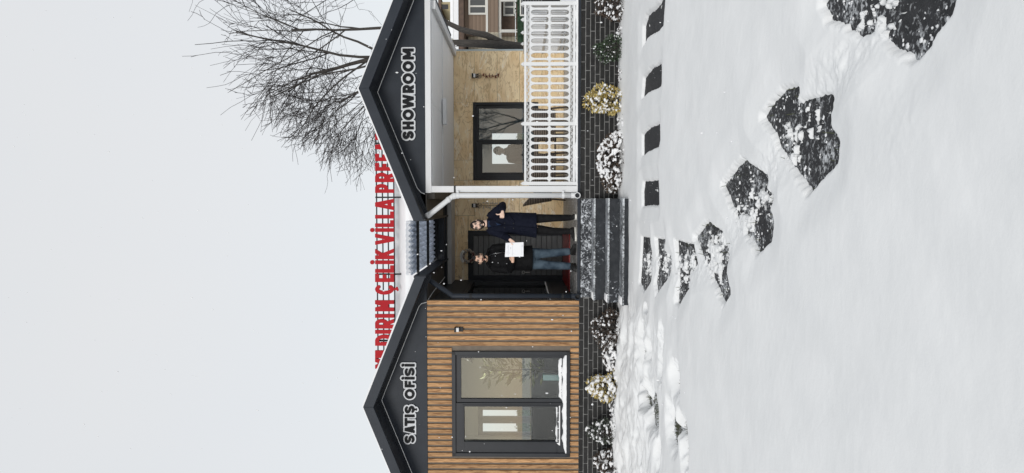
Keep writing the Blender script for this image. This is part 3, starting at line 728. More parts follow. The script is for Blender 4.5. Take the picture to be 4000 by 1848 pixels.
# back wall: stone panels with open joints on a dark backing
BW0, BW1, BZ0, BZ1 = -1.713, 3.212, .78, 3.15
PW = (.466, 2.137, 1.33, 2.732); DR = (-1.711, -.628, .78, 2.848)
b = MB()
for q in [(BW0,BW1,PW[3],3.4),(DR[1],PW[0],.7,PW[3]),(PW[0],PW[1],.7,PW[2]),(PW[1],BW1,.7,PW[3]),(BW0,DR[1],DR[3],PW[3]+.0)]:
    if q[2] < q[3]: b.box(q[0],q[1],3.9,4.02,q[2],q[3])
b.box(BW0,DR[1],3.9,4.02,PW[3],3.4) if DR[3] < PW[3] else None
obj('back_wall', b, M['brown'], RB)
zr = [3.15, 2.70, 2.21, 1.73, 1.25, .78]
def panel(x0, x1, z0, z1):
    if x1-x0 < .01 or z1-z0 < .01: return
    g_ = .0022; q = MB(); q.box(x0+g_,x1-g_,3.878,3.898,z0+g_,z1-g_); obj('stone_panel', q, M['stone'], RB)
for x0, x1 in ((2.139,BW1),(.90,2.139),(.464,.90),(-.30,.464),(-1.2,-.62+.32),(BW0,-1.2)):
    panel(x0, x1, max(zr[1], PW[3]+.003) if x1 > .47 and x0 < 2.13 else (DR[3]+.003 if x1 <= -.29 else zr[1]), zr[0])
panel(-.626, -.301, 2.702, DR[3]-.002)
for i in range(1, 5):
    z1, z0 = zr[i], zr[i+1]
    panel(2.139, BW1, z0, z1)
    panel(-.626, .464, z0, z1)
    if z0 < PW[2]: panel(.464, 1.30, z0, min(z1, PW[2]-.003)); panel(1.30, 2.139, z0, min(z1, PW[2]-.003))
q = MB(); q.box(BW1,BW1+.02,3.876,4.02,.7,3.15); obj('corner_trim', q, M['stone'], RB)
pr2 = P4(1871,545,2082,423,3.9); pl2 = P4(1884,674,2082,563,3.9)
wP = window(RB, PW[0], PW[1], PW[2], PW[3], 3.9, [(pl2[0],pl2[1],PW[2]+.14,pl2[3],1),(pr2[0],pr2[1],PW[2]+.11,pr2[3],0)], fw=.055, gm='glass2')
p = at(2030, 678, 3.86); q = MB(); q.box(p.x-.012,p.x+.012,3.84,3.875,p.z-.07,p.z+.07); obj('window_handle', q, M['black'], wP)
# showroom room behind the porch window
bw = MB(); so0, so1 = at(1990,640,6.4).x, at(1990,520,6.4).x; szt = at(1922,600,6.4).z
bw.box(.2,so0,6.4,6.5,.6,3.2); bw.box(so1,3.2,6.4,6.5,.6,3.2); bw.box(so0,so1,6.4,6.5,szt,3.2); bw.box(.1,.2,4.03,6.5,.6,3.2); bw.box(3.2,3.3,4.03,6.5,.6,3.2); bw.box(.2,3.2,4.03,6.4,3.05,3.12)
obj('room_wall', bw, M['interior2'], RB)
bw = MB(); bw.box(.2,3.2,4.03,6.4,.6,.66); obj('room_floor', bw, M['grey'], RB)
# front door, plank-grooved
b = MB(); fw = .105
for q in [(DR[0],DR[1],DR[3]-fw,DR[3]),(DR[0],DR[0]+fw,DR[2],DR[3]-fw),(DR[1]-fw,DR[1],DR[2],DR[3]-fw)]: b.box(q[0],q[1],3.84,4.0,q[2],q[3])
dr = obj('door', b, M['anthracite_d'], RB, bevel=.005)
n = 17; dz0, dz1 = DR[2]+.02, DR[3]-fw-.004; hh = (dz1-dz0)/n
for i in range(n):
    q = MB(); q.box(DR[0]+fw+.004,DR[1]-fw-.004,3.885,3.93,dz0+hh*i+.004,dz0+hh*(i+1)-.004); obj('door_plank', q, M['doorgrey'], dr, bevel=.003)
q = MB(); q.box(DR[0]+fw,DR[1]-fw,3.93,3.96,DR[2],DR[3]-fw); obj('door_leaf', q, M['black'], dr)
p = at(2045, 1064, 3.86); q = MB(); q.tube([(p.x+.0+.03*math.cos(t_/10*6.283),3.86,p.z+.03*math.sin(t_/10*6.283)) for t_ in range(11)], .006, 6); q.tube([(p.x,3.88,p.z-.02),(p.x,3.85,p.z-.03),(p.x,3.85,p.z-.14)], .008, 6)
obj('door_knocker', q, mat('dull_chrome', (.5,.5,.5), .3, metal=1), dr)
# grey boxed beam over the door and the dark framing of the link roof
b = MB(); b.box(-1.70,.045,3.1,3.875,3.135,3.22); obj('link_beam', b, M['greybox'], RB, bevel=.004)
for y0_, y1_, z0_, z1_ in ((2.55,2.62,3.22,3.5),(2.75,2.82,3.20,3.5),(2.95,3.02,3.22,3.5)):
    b = MB(); b.box(-1.69,.045,y0_,y1_,z0_,z1_); obj('link_frame', b, M['anthracite_d'], RB)
b = MB(); b.box(-1.69,.045,3.02,3.9,3.23,3.3); obj('link_ceiling', b, M['anthracite_d'], RB)
# corrugated translucent sheet between the gables
nx_ = 80; b = MB(); vs = []; fs = []
for j, yy in enumerate((-.42, .6, 1.6, 2.6)):
    for i in range(nx_+1):
        x_ = -1.16+.855*i/nx_; vs.append((x_, yy, 3.425+.021*math.sin(2*math.pi*i/nx_*10)))
for j in range(3):
    for i in range(nx_): a = j*(nx_+1)+i; fs.append((a,a+1,a+nx_+2,a+nx_+1))
b.add(vs, fs); cs_ = obj('corrugated_sheet', b, M['sheet'], RB, smooth=True)
sm = cs_.modifiers.new('solid','SOLIDIFY'); sm.thickness = .003
b = MB(); vs = []; fs = []; nx_ = 60
for j, yy in enumerate((-.40, -.37, -.3, -.15, .0, .12)):
    for i in range(nx_+1):
        x_ = -1.16+.855*i/nx_; vs.append((x_, yy, 3.45+(0,.05,.07,.07,.045,.0)[j]+.02*math.sin(2*math.pi*i/nx_*10)*(1 if j == 0 else .25)+.02*float(fbm(np.array(x_*4),np.array(yy*4),2,3))))
for j in range(5):
    for i in range(nx_): a = j*(nx_+1)+i; fs.append((a,a+1,a+nx_+2,a+nx_+1))
b.add(vs, fs); obj('sheet_snow', b, M['sheetsnow'], cs_, smooth=True)
for yy in (-.02, 1.25, 2.52):
    b = MB(); b.box(-1.16,-.305,yy-.02,yy+.02,3.36,3.402); obj('batten', b, M['black'], RB)
# snow-covered main roof behind
b = MB(); x0_, x1_ = -4.3, 2.9
def roof_snow_sheet(prof, seed, name, parent):
    n = 90; b = MB(); vs = []; fs = []
    for (yy, zz, am) in prof:
        for i in range(n+1):
            x_ = x0_+(x1_-x0_)*i/n; vs.append((x_, yy+.03*am*float(fbm(np.array(x_*2.),np.array(yy),2,seed)), zz+am*.03*(float(fbm(np.array(x_*1.5),np.array(zz*3),3,seed))-.5)))
    for j in range(len(prof)-1):
        for i in range(n): a = j*(n+1)+i; fs.append((a,a+1,a+n+2,a+n+1))
    b.add(vs, fs); return obj(name, b, M['roofsnow'], parent, smooth=True)
b = MB(); b.prism_y([(x0_+.05,3.30),(x1_-.05,3.30),(x1_-.05,3.45),(x0_+.05,3.45)], 3.3, 8.0); mr_ = obj('main_roof', b, M['anthracite_d'], RB)
roof_snow_sheet([(2.75,3.46,0),(4.1,4.13,1),(4.28,4.21,1),(4.30,4.27,1),(4.36,4.31,1),(5.2,4.69,1),(5.5,4.69,1),(7.9,3.5,0)], 4, 'main_roof_snow', mr_)
# base bricks and porch floor
brick_base(RB, .05, 3.6, .02, .735, 10, 2)
b = MB(); b.box(-1.70,3.40,.04,3.9,.66,.758); fl = struct(obj('porch_floor', b, M['mortar']))
b = MB(); b.box(-1.62,3.42,-.012,.039,.738,.781); obj('edge_trim', b, M['anthracite'], fl, bevel=.003)
tm = MB(); tm.box(-.1,.1,-.1,.1,-.012,.012); tile_me = fixn(tm.mesh('floor_paver'))
for j in range(19):
    yy = .045+.104+.204*j
    for i in range(10):
        xx = -1.69+.1+.204*i+(.102 if j % 2 else 0)
        if xx+.1 > .4: continue
        obj('floor_paver', tile_me, M['floor'], fl, loc=(xx, yy, .7685+random.uniform(-.001,.001)))
b = MB(); b.box(.35,3.38,.05,3.89,.76,.776); obj('floor_slab', b, mat('light_bounce_floor', (.5,.49,.47), .6, (.58,.57,.55), 5), fl)  # hidden by the railing; made paler than the pavers to bounce light upward
# ---- steps
ST = thing('entrance_steps', 'four dark marbled stone steps dusted with snow below the men', 'steps', (-.76,-.45,0))
sx0, sx1 = -1.56, .045
for i in range(4):
    zt = .738-.012 if i == 0 else .735-.185*i-.03
    zb = .735-.185*(i+1) if i < 3 else -.03
    yf = -.30*i-.012 if i else -.012
    b = MB(); b.box(sx0,sx1,yf,yf+.2,zb,zt); obj('riser', b, M['marble_snowy' if i == 0 else 'marble'], ST, bevel=.003)
    if i < 3:
        b = MB(); b.box(sx0-.01,sx1+.008,-.30*(i+1)-.035,-.30*i-.013,zb-.03,zb); tr_ = obj('tread', b, M['tread'], ST, bevel=.006)
        snow_strip(sx0-.003, sx0+.12, -.30*(i+1)-.02, -.30*i-.03, zb, .016, tr_, i+5, 'tread_snow', n=10)

# ------------------------------------------------------------------ signs
M['letterblack'] = mat('letter_charcoal', (.010,.011,.013), .6, spec=.15)
M['letterwhite'] = mat('letter_white_edge', (.62,.64,.67), .5)
sg1 = thing('gable_sign', 'white-edged charcoal lettering SHOWROOM on the gable over the porch', 'sign', (1.3,0,3.4))
letters(sg1, [('S',513,545),('H',476,507),('O',429,471),('W',371,425),('R',334,365),('O',288,330),('O',241,282),('M',192,235)], 1574, 1617.5, 0, .27, -.05, -.031, M['letterblack'], .025, M['letterwhite'], (-.03,-.004))
sg2 = thing('gable_sign', 'white-edged charcoal lettering SATIŞ OFİSİ on the gable over the timber wall', 'sign', (-3.2,0,3.4))
letters(sg2, [('S',1698,1728),('A',1661,1689),('T',1631,1661),('I',1616,1628),('Ş',1583,1612),('O',1518,1556),('F',1486,1511),('İ',1470,1481),('S',1435,1467),('İ',1420,1430)], 1582, 1620.7, 0, .25, -.05, -.031, M['letterblack'], .024, M['letterwhite'], (-.03,-.004))
sg3 = thing('roof_sign', 'long row of big red capital letters on a black frame along the snowy roof', 'sign', (-.7,4.6,4.3))
letters(sg3, [('B',515,547),('A',556,593),('F',601,630),('E',637,668),('R',675,712),('P',719,754),('A',776,822),('L',826,854),('L',860,887),('İ',893,904),('V',912,957),('K',972,1012),('İ',1018,1030),('L',1036,1065),
              ('E',1068,1101),('Ç',1108,1150),('M',1172,1215),('I',1228,1238),('R',1245,1282),('I',1290,1300),('D',1306,1349),('L',1356,1382),('I',1385,1394),('Y',1398,1438)], 1467, 1540, 4.6, .2, 4.54, 4.6, M['redletter'])
xa, xb = at(1500,1440,4.62).x, at(1500,512,4.62).x
for vx in (1472.5, 1495.5, 1517, 1540):
    z = at(vx, 900, 4.64).z; q = MB(); q.box(xa,xb,4.615,4.645,z-.013,z+.013); obj('frame_rail', q, M['black'], sg3)
for vy in (771, 1071, 1330, 560):
    xx = at(1500, vy, 4.66).x; q = MB(); q.box(xx-.018,xx+.018,4.646,4.68,4.25,5.02); obj('frame_post', q, M['black'], sg3)

# ------------------------------------------------------------------ porch railing
FZ = dict(t1=1.648, t0=1.612, s1=1.612, s0=1.563, r1=1.563, r0=1.541, m1=1.256, m0=1.222, b1=.92, b0=.90, u0=.858, e0=.822)
SPC = .1145
def baluster_mesh(z0, z1, flip):
    L = z1-z0; prof = [(0,.0572),(.003,.0572),(.008,.047),(.016,.034),(.028,.025),(.04,.0205),(.048,.0225),(.056,.016),(.064,.0185),(.072,.0145),(.5*L,.0165),(L-.06,.0145),(L-.052,.0185),(L-.044,.0145),(L-.03,.016),(L-.016,.022),(L-.006,.032),(L,.034)]
    q = MB(); pts = [(w, z1-t if flip else z0+t) for t, w in prof]; poly = pts+[(-w, z) for w, z in reversed(pts)]
    n = len(prof); vs = [(x,y,z) for y in (-.014,.014) for x, z in poly]; m_ = len(poly); fs = []
    for i in range(n-1):
        a, b_, c, d = i, i+1, m_-2-i, m_-1-i
        fs += [(a,b_,c,d), (d+m_,c+m_,b_+m_,a+m_)]
    for i in range(m_): fs.append((i, i+m_, (i+1)%m_+m_, (i+1)%m_))
    q.add(vs, fs); return fixn(q.mesh('baluster'))
bal_up = baluster_mesh(FZ['m1']-.002, FZ['r0']+.002, True); bal_dn = baluster_mesh(FZ['b1']-.002, FZ['m0']+.002, False)
q = MB(); hw = .029
q.box(-hw,hw,-hw,hw,.78,1.662); q.add([(-hw*1.15,-hw*1.15,1.662),(hw*1.15,-hw*1.15,1.662),(hw*1.15,hw*1.15,1.662),(-hw*1.15,hw*1.15,1.662),(0,0,1.708)], [(3,2,1,0),(0,1,4),(1,2,4),(2,3,4),(3,0,4)])
q.box(-hw*1.5,hw*1.5,-hw*1.5,hw*1.5,.779,.80); post_me = fixn(q.mesh('post'))
PL = .9645-.058
def scroll_mesh(z0, z1):
    q = MB(); n = 17; u = PL/n; zc = (z0+z1)/2; r = (z1-z0)*.24
    for i in range(n):
        x = -PL/2+u*(i+.5); s_ = 1 if i % 2 else -1
        pts = [(x+u*.45*math.cos(a)*.9*(1-.35*k/14), 0, zc+s_*(z1-z0)*.16+r*math.sin(a)*(1-.3*k/14)) for k, a in ((k, R(-70+s_*0+k*24)) for k in range(15))]
        q.tube(pts, .0042, 4)
        q.tube([(x-u*.5,0,z0 if s_ > 0 else z1),(x-u*.2,0,zc),(x+u*.5,0,z1 if s_ > 0 else z0)], .0042, 4)
    return fixn(q.mesh('scrollwork'))
scr_u = scroll_mesh(FZ['s0'], FZ['s1']); scr_l = scroll_mesh(FZ['u0'], FZ['b0'])
def rail_mesh(z0, z1, d):
    q = MB(); q.box(-PL/2,PL/2,-d,d,z0,z1); return fixn(q.mesh('rail'))
rails = [rail_mesh(FZ['t0'],FZ['t1'],.022), rail_mesh(FZ['r0'],FZ['r1'],.017), rail_mesh(FZ['m0'],FZ['m1'],.018), rail_mesh(FZ['b0'],FZ['b1'],.017), rail_mesh(FZ['e0'],FZ['u0'],.02)]
def rail_fence(name, label, posts, rz, group):
    root = thing(name, label, 'fence', (*posts[0], .78), group)
    def put(nm, me_, p, ):
        o = obj(nm, me_, M['white'], root, loc=(p[0], p[1], 0)); o.rotation_euler = (0,0,rz); return o
    for p in posts: put('post', post_me, p)
    for a, b_ in zip(posts, posts[1:]):
        a = Vector((*a,0)); b_ = Vector((*b_,0)); c = (a+b_)/2; d = (b_-a).normalized()
        for me_ in rails: put('rail', me_, c)
        for me_ in (scr_u, scr_l): put('scrollwork', me_, c)['kind'] = 'stuff'
        for k in range(8):
            p = c+d*((k-3.5)*SPC)
            put('baluster', bal_up, p); put('baluster', bal_dn, p)
    return root
fpx = [.296, 1.263, 2.223, 3.188]
ff = rail_fence('porch_railing', 'ornate white cast railing along the front of the porch', [(x_, .06) for x_ in fpx], 0, None)
rail_fence('porch_railing', 'ornate white railing down the far right side of the porch, seen through the front one', [(3.188, .06+.9645*k+.06) for k in range(5)], math.pi/2, None)
snow_strip(.26, 3.3, .0, .10, .776, .045, ff, 9, 'railing_snow', n=90)

# ------------------------------------------------------------------ porch things
q = MB(); pts = []
mx0, mx1, my0, my1 = -1.69, -.58, 1.72, 3.84
for (x_, y_) in [(mx0,my0),(mx1-.12,my0)]+[(mx1-.12+.12*math.sin(R(a)), my0+.12-.12*math.cos(R(a))) for a in range(10,91,20)]+[(mx1,my1),(mx0,my1)]: pts.append((x_,y_))
n = len(pts); q.add([(x_,y_,.779) for x_,y_ in pts]+[(x_,y_,.80) for x_,y_ in pts], [tuple(range(n-1,-1,-1)), tuple(range(n,2*n))]+[(i,(i+1)%n,(i+1)%n+n,i+n) for i in range(n)])
tag(obj('door_mat', q, M['red'], bevel=.004), 'wet red mat on the porch floor before the door', 'mat')
p = at(1853, 803, 3.875); wall_lamp(RB, p.x, 3.876, p.z+.02, .09)
p2 = at(1853, 297, 3.875); wall_lamp(RB, p2.x, 3.876, p2.z+.02, .09)
# wreath with its little banner
wx = at(1829, 1001, 3.8); Wc = Vector((wx.x, 3.79, wx.z))
wr = thing('wreath', 'small grey wreath with a white banner hung above the door', 'wreath', (Wc.x,3.8,Wc.z-.16))
q = MB()
for i in range(170):
    a = random.random()*6.283; rr = .125+random.uniform(-.03,.03); c = Wc+Vector((rr*math.cos(a), random.uniform(-.025,.03), rr*math.sin(a)))
    q.ball(c, (random.uniform(.012,.024),random.uniform(.01,.016),random.uniform(.012,.024)), 6, 4, .5)
obj('ring', q, mat('grey_brown_wreath', (.26,.22,.19), .9, (.46,.42,.37), 25), wr)
q = MB(); n = 12; vs = []; fs = []
for i in range(n+1):
    a = R(40+100*i/n)
    for rr in (.125,.175): vs += [(Wc.x+rr*math.cos(a)*1.05, 3.745, Wc.z+rr*math.sin(a)), (Wc.x+rr*math.cos(a)*1.05, 3.752, Wc.z+rr*math.sin(a))]
for i in range(n):
    a = 4*i; fs += [(a,a+4,a+6,a+2),(a+1,a+3,a+7,a+5),(a,a+1,a+5,a+4),(a+2,a+6,a+7,a+3)]
q.add(vs, fs); bn = obj('banner', q, mat('banner_white', (.85,.84,.8), .8), wr)
q = MB()
for i in range(9):
    a = R(122-64*i/8); c = Vector((Wc.x+.15*math.cos(a)*1.05, 3.742, Wc.z+.15*math.sin(a)))
    t_ = Vector((math.sin(a),0,-math.cos(a))); u_ = Vector((math.cos(a),0,math.sin(a))); q.bar(c-u_*.012, c+u_*.012, .007, .004, (0,1,0))
o = obj('banner_lettering', q, M['black'], bn); o['kind'] = 'stuff'
q = MB()
for i in range(26):
    a = R(200+110*random.random()); c = Wc+Vector((.125*math.cos(a), -.04, .125*math.sin(a)))+Vector((random.uniform(-.02,.02),0,random.uniform(-.02,.02))); q.ball(c, .013, 6, 4)
o = obj('berries', q, mat('dark_red_berries', (.12,.02,.02), .5), wr); o['kind'] = 'stuff'
# strings hanging below the lamps
def ornament_string(px_, lab, kindmat, wide, chili):
    c = Vector((px_, 3.85, 2.66))
    root = thing('hanging_string', lab, 'ornament', (c.x, 3.86, 2.1), 'strings hung under the porch wall lamps')
    q = MB(); n = 24; q.tube([(c.x+.055*math.cos(6.283*i/n), 3.852, 2.60+.055*math.sin(6.283*i/n)) for i in range(n+1)], .006, 5)
    for i in range(5): a = R(90+72*i); q.bar((c.x,3.852,2.60),(c.x+.05*math.cos(a),3.852,2.60+.05*math.sin(a)), .012, .008, (0,1,0))
    obj('star_ring', q, mat('rope_straw', (.35,.28,.2), .9), root)
    q = MB(); q.tube([(c.x,3.86,2.68),(c.x,3.86,2.2)], .004, 4); obj('cord', q, M['bark'], root)
    q = MB()
    for j in range(6 if chili else 8):
        z = 2.51-(.065 if chili else .05)*j
        for k_ in range(7 if chili else 6):
            a = random.random()*6.283; d = Vector((math.cos(a), -abs(math.sin(a))*.8, random.uniform(-.5,.5)))
            if chili:
                p0 = Vector((c.x,3.855,z)); q.tube([p0, p0+d*.03, p0+d*.055+Vector((0,0,-.015))], [.009,.008,.002], 5)
            else:
                s_ = -1 if k_ % 2 else 1
                q.ball(Vector((c.x+s_*.045,3.85,z))+Vector((random.uniform(-.022,.022),random.uniform(-.02,0),random.uniform(-.015,.015))), random.uniform(.011,.018), 6, 5)
    o = obj('dried_pods' if chili else 'bulbs', q, kindmat, root, smooth=True); o['kind'] = 'stuff'
ornament_string(p2.x, 'string of dark red dried peppers under the right porch lamp', mat('dried_pepper', (.19,.022,.014), .4, (.10,.012,.01), 20), .05, True)
ornament_string(p.x, 'double string of pale bulbs under the lamp beside the navy-coated man', mat('pale_bulb', (.45,.40,.33), .7, (.62,.56,.48), 20), .05, False)

# wicker chairs and table
def wicker_mat():
    m = mat('woven_wicker', (.045,.034,.028), .6, (.11,.088,.07), 30, bump=.2)
    t = m.node_tree; p_ = t.nodes['Principled BSDF']; tcn = t.nodes.new('ShaderNodeTexCoord'); wv = t.nodes.new('ShaderNodeTexWave'); wv.wave_type = 'BANDS'; wv.bands_direction = 'Z'
    wv.inputs['Scale'].default_value = 9.5; wv.inputs['Distortion'].default_value = .25
    t.links.new(tcn.outputs['Object'], wv.inputs['Vector'])
    mx = t.nodes.new('ShaderNodeMix'); mx.data_type = 'RGBA'; mx.inputs['A'].default_value = (.022,.017,.014,1); mx.inputs['B'].default_value = (.28,.23,.19,1)
    t.links.new(wv.outputs['Fac'], mx.inputs['Factor']); t.links.new(mx.outputs['Result'], p_.inputs['Base Color'])
    b_ = t.nodes.new('ShaderNodeBump'); b_.inputs['Distance'].default_value = .01; t.links.new(wv.outputs['Fac'], b_.inputs['Height']); t.links.new(b_.outputs[0], p_.inputs['Normal'])
    return m
M['weave'] = wicker_mat()
def wicker_chair():
    root = thing('wicker_chair', '', 'chair', (0,0,0), 'wicker chairs on the porch')
    q = MB(); n = 18; vs = []; fs = []       # backrest and arms: one curved shell, high behind, low at the arms
    for i in range(n+1):
        a = R(-20+220*i/n); cx, cy = .29*math.cos(a), .02+.27*math.sin(a)
        hgt = .60+.28*max(0, math.sin(a))**1.5
        lean = .08*max(0, math.sin(a))
        for k_, (dr_, z) in enumerate([(0,.30),(0,.45),(.01,hgt-.03),(.018,hgt),(-.012,hgt),(-.02,hgt-.03),(-.028,.45),(-.028,.30)]):
            f_ = 1+dr_/.28; vs.append((cx*f_, (cy+lean*(z-.3)/.5)*f_, z))
    for i in range(n):
        for k_ in range(8): fs.append((i*8+k_, i*8+(k_+1)%8, (i+1)*8+(k_+1)%8, (i+1)*8+k_))
    fs += [tuple(range(8)), tuple(n*8+k_ for k_ in range(7,-1,-1))]
    q.add(vs, fs); obj('backrest', q, M['weave'], root, smooth=False)
    q = MB(); q.box(-.25,.25,-.27,.24,.36,.43); obj('seat', q, M['weave'], root, bevel=.02)
    q = MB(); q.box(-.24,.24,-.26,.2,.431,.475); obj('cushion', q, mat('grey_cushion', (.12,.12,.125), .9, (.16,.16,.165), 20), root, bevel=.015)
    for sx in (-1,1):
        for sy in (-1,1):
            q = MB(); q.tube([(sx*.235,sy*.22,.37),(sx*.25,sy*.25,.0)], .018, 7); obj('leg', q, M['wicker'], root)
    return root
c1 = wicker_chair(); c1['label'] = 'brown wicker armchair behind the railing, just right of the window middle'
for lab, x_, y_, rz in [(None, 1.38, 1.5, R(205)), ('brown wicker armchair behind the railing next to the white column', .58, 1.35, R(160)), ('dark wicker chair half hidden by the white downpipe', .30, 2.9, R(95))]:
    if lab is None: c1.location = (x_, y_, .78); c1.rotation_euler = (0,0,rz)
    else: dup(c1, lab, (x_, y_, .78), rz)
tb = thing('wicker_table', 'dark glass-topped wicker table between two armchairs behind the railing', 'table', (.98,2.0,.78))
q = MB(); q.box(.68,1.28,1.75,2.3,1.45,1.475); obj('tabletop', q, M['dark'], tb, bevel=.006)
q = MB(); q.box(.69,1.27,1.76,2.29,1.39,1.45); obj('apron', q, M['weave'], tb)
for sx in (.71,1.25):
    for sy in (1.79,2.26): q = MB(); q.box(sx-.02,sx+.02,sy-.02,sy+.02,.781,1.39); obj('leg', q, M['wicker'], tb)
q = MB(); q.tube([(.71,1.79,1.05),(1.25,2.26,1.05)], .015, 6); q.tube([(1.25,1.79,1.05),(.71,2.26,1.05)], .015, 6); obj('stretcher', q, M['wicker'], tb)

# things inside the office, seen through the big window
pt = thing('potted_plant', 'tall leafy indoor plant behind the big window of the timber wall', 'plant', (-3.0,1.0,.66))
q = MB(); q.loft([(-3.0,1.0,.66,.14,.14),(-3.0,1.0,1.0,.18,.18)]); obj('pot', q, M['grey'], pt, smooth=True)
q = MB(); q.tube([(-3.0,1.0,1.0),(-2.99,1.0,1.6),(-3.02,1.0,2.35)], .012, 6); obj('stem', q, M['bark'], pt)
def leaves(n, fn, size, thick=.5, up=.3, fold=.25):
    vs = []; fs = []
    for i in range(n):
        c, d = fn(); d = Vector(d)+Vector((random.gauss(0,.5),random.gauss(0,.5),random.gauss(up,.4))); d.normalize()
        r_ = d.cross(Vector((random.gauss(0,1),random.gauss(0,1),random.gauss(0,1)))).normalized(); u_ = r_.cross(d)
        L = size*random.uniform(.7,1.3); w_ = L*thick*.5; c = Vector(c)
        k_ = len(vs); vs += [c, c+d*L*.5+r_*w_+u_*L*fold*.3, c+d*L, c+d*L*.5-r_*w_+u_*L*fold*.3]; fs += [(k_,k_+1,k_+2),(k_,k_+2,k_+3)]
    q = MB(); q.add(vs, fs); return q
def fnp():
    z = random.uniform(1.25,2.35); a = random.random()*6.283; r_ = random.uniform(.02,.16); return (-3.0+r_*math.cos(a), 1.0+r_*math.sin(a), z), (math.cos(a),math.sin(a),.3)
M['olive'] = mat('olive_leaf', (.10,.11,.03), .5, (.17,.18,.06), 12)
obj('foliage', leaves(170, fnp, .17, .3), M['olive'], pt)
dk = thing('reception_counter', 'long dark reception counter low behind the big window', 'counter', (-3.3,1.7,.66))
q = MB(); q.box(-4.98,-1.93,1.4,2.0,1.46,1.50); obj('counter_top', q, M['dark'], dk, bevel=.005)
q = MB(); q.box(-4.96,-1.95,1.42,1.46,.661,1.46); obj('front_panel', q, M['dark'], dk)
for xx in (-4.96,-1.98): q = MB(); q.box(xx,xx+.03,1.47,1.98,.661,1.46); obj('side_panel', q, M['dark'], dk)
p = at(2150, 1470, .6); q = MB(); q.box(p.x-.05,p.x+.05,.5,.62,.662,p.z+.13)
q2 = MB(); q2.box(p.x-.045,p.x+.045,.495,.501,p.z-.1,p.z+.12)
bx_ = thing('storage_box', 'pale teal upright box low in the right pane of the big window', 'box', (p.x,.56,.66)); obj('body', q, mat('pale_teal', (.45,.66,.66), .5), bx_, bevel=.004); obj('label_panel', q2, mat('paler_teal', (.55,.74,.74), .4), bx_)
lp = thing('floor_lamp', 'dark arched floor lamp in the right pane of the big window', 'lamp', (-2.6,.9,.66))
q = MB(); q.tube([(-2.58,.9,.68),(-2.58,.9,2.0),(-2.62,.9,2.4),(-2.72,.9,2.62)], .018, 8); obj('pole', q, M['dark'], lp, smooth=True)
q = MB(); q.loft([(-2.74,.9,2.56,.11,.11),(-2.74,.9,2.70,.04,.04)]); obj('lamp_shade', q, M['dark'], lp, smooth=True)
q = MB(); q.loft([(-2.58,.9,.66,.14,.14),(-2.58,.9,.685,.13,.13)]); obj('foot', q, M['dark'], lp)

# ------------------------------------------------------------------ planting along the base
M['yellow_leaf'] = mat('variegated_yellow_leaf', (.30,.20,.035), .5, (.55,.47,.20), 30)
M['green_leaf'] = mat('dark_green_leaf', (.018,.038,.016), .45, (.045,.075,.035), 30)
M['grey_leaf'] = mat('grey_green_leaf', (.028,.038,.026), .5, (.06,.075,.055), 30)
M['brown_leaf'] = mat('withered_brown_leaf', (.035,.022,.016), .8, (.085,.06,.042), 30)
M['purple_leaf'] = mat('dark_purple_leaf', (.028,.012,.014), .6, (.055,.03,.03), 30)
def remesh(q, voxel, smooth=4):
    me0 = fixn(q.mesh('tmp')); o = bpy.data.objects.new('tmp', me0); COL.objects.link(o)
    m_ = o.modifiers.new('r', 'REMESH'); m_.mode = 'VOXEL'; m_.voxel_size = voxel
    m2 = o.modifiers.new('s', 'SMOOTH'); m2.factor = .5; m2.iterations = smooth
    dg = bpy.context.evaluated_depsgraph_get(); dg.update(); r_ = bpy.data.meshes.new_from_object(o.evaluated_get(dg))
    bpy.data.objects.remove(o); return r_
def bush(name, label, x, y, z0, w, h, lm, nleaf, lsize, nsnow, ssize, group, d=None, shape='round', twigs=24, snowbias=.35, thick=.55, cat='shrub'):
    d = d or w*.8; root = thing(name, label, cat, (x,y,z0), group); H_ = h
    def rad(t): return (math.sin(math.pi*min(1,max(0,(t*.86+.12))))**.6 if shape == 'round' else (1-t)**.6*.9+.12)
    lob = [(random.random()*6.283, random.uniform(.15,.95), random.uniform(.18,.36)) for _ in range(7)]
    def pos(surf):
        t = random.random()**.85; a = random.random()*6.283; r_ = rad(t)*(1-abs(random.gauss(0,.12)) if surf else math.sqrt(random.random()))
        for la, lt, lg in lob: r_ *= 1+lg*math.exp(-((t-lt)/.18)**2)*max(-.5,math.cos(a-la))
        return Vector((x+w/2*r_*math.cos(a), y+d/2*r_*math.sin(a), z0+.03+t*H_*(1+.12*math.sin(a*3)))), Vector((math.cos(a),math.sin(a),.2)), t
    q = MB()
    for i in range(twigs):
        p_, d_, t = pos(True); b0 = Vector((x+random.uniform(-.12,.12)*w, y+random.uniform(-.1,.1)*d, z0-.02)); m_ = b0.lerp(p_, .55)+Vector((0,0,.03)); q.tube([b0, m_, p_], [.007,.005,.002], 4)
    obj('stem', q, M['bark'], root)
    def f():
        p_, d_, t = pos(random.random() < .6); return p_, d_
    obj('foliage', leaves(nleaf, f, lsize, thick), lm, root)
    q = MB()
    for i in range(nsnow):
        p_, d_, t = pos(True)
        if d_.z+random.random()*1.2 < snowbias: continue
        s_ = ssize*random.uniform(.5,1.35); q.ball(p_+Vector((0,0,s_*.25)), (s_*random.uniform(.8,1.4), s_*random.uniform(.8,1.4), s_*random.uniform(.55,.95)), 7, 5, .35)
    if nsnow: obj('snow_cap', remesh(q, .0085, 2), M['roofsnow'], root, smooth=True)['kind'] = 'stuff'
    return root
def bpos(y0, y1, xt, xb, Y):       # picture extents -> place and size
    a = at(xb, y1, Y); c = at(xt, y0, Y); return (a.x+c.x)/2, a.z, c.x-a.x, c.z-a.z
G1 = 'small shrubs along the brick base'
def plant(name, label, y0, y1, xt, xb, Y, *a, **k):
    x, z, w, h = bpos(y0, y1, xt, xb, Y); return bush(name, label, x, Y, max(z, .0), w, h, *a, **k)
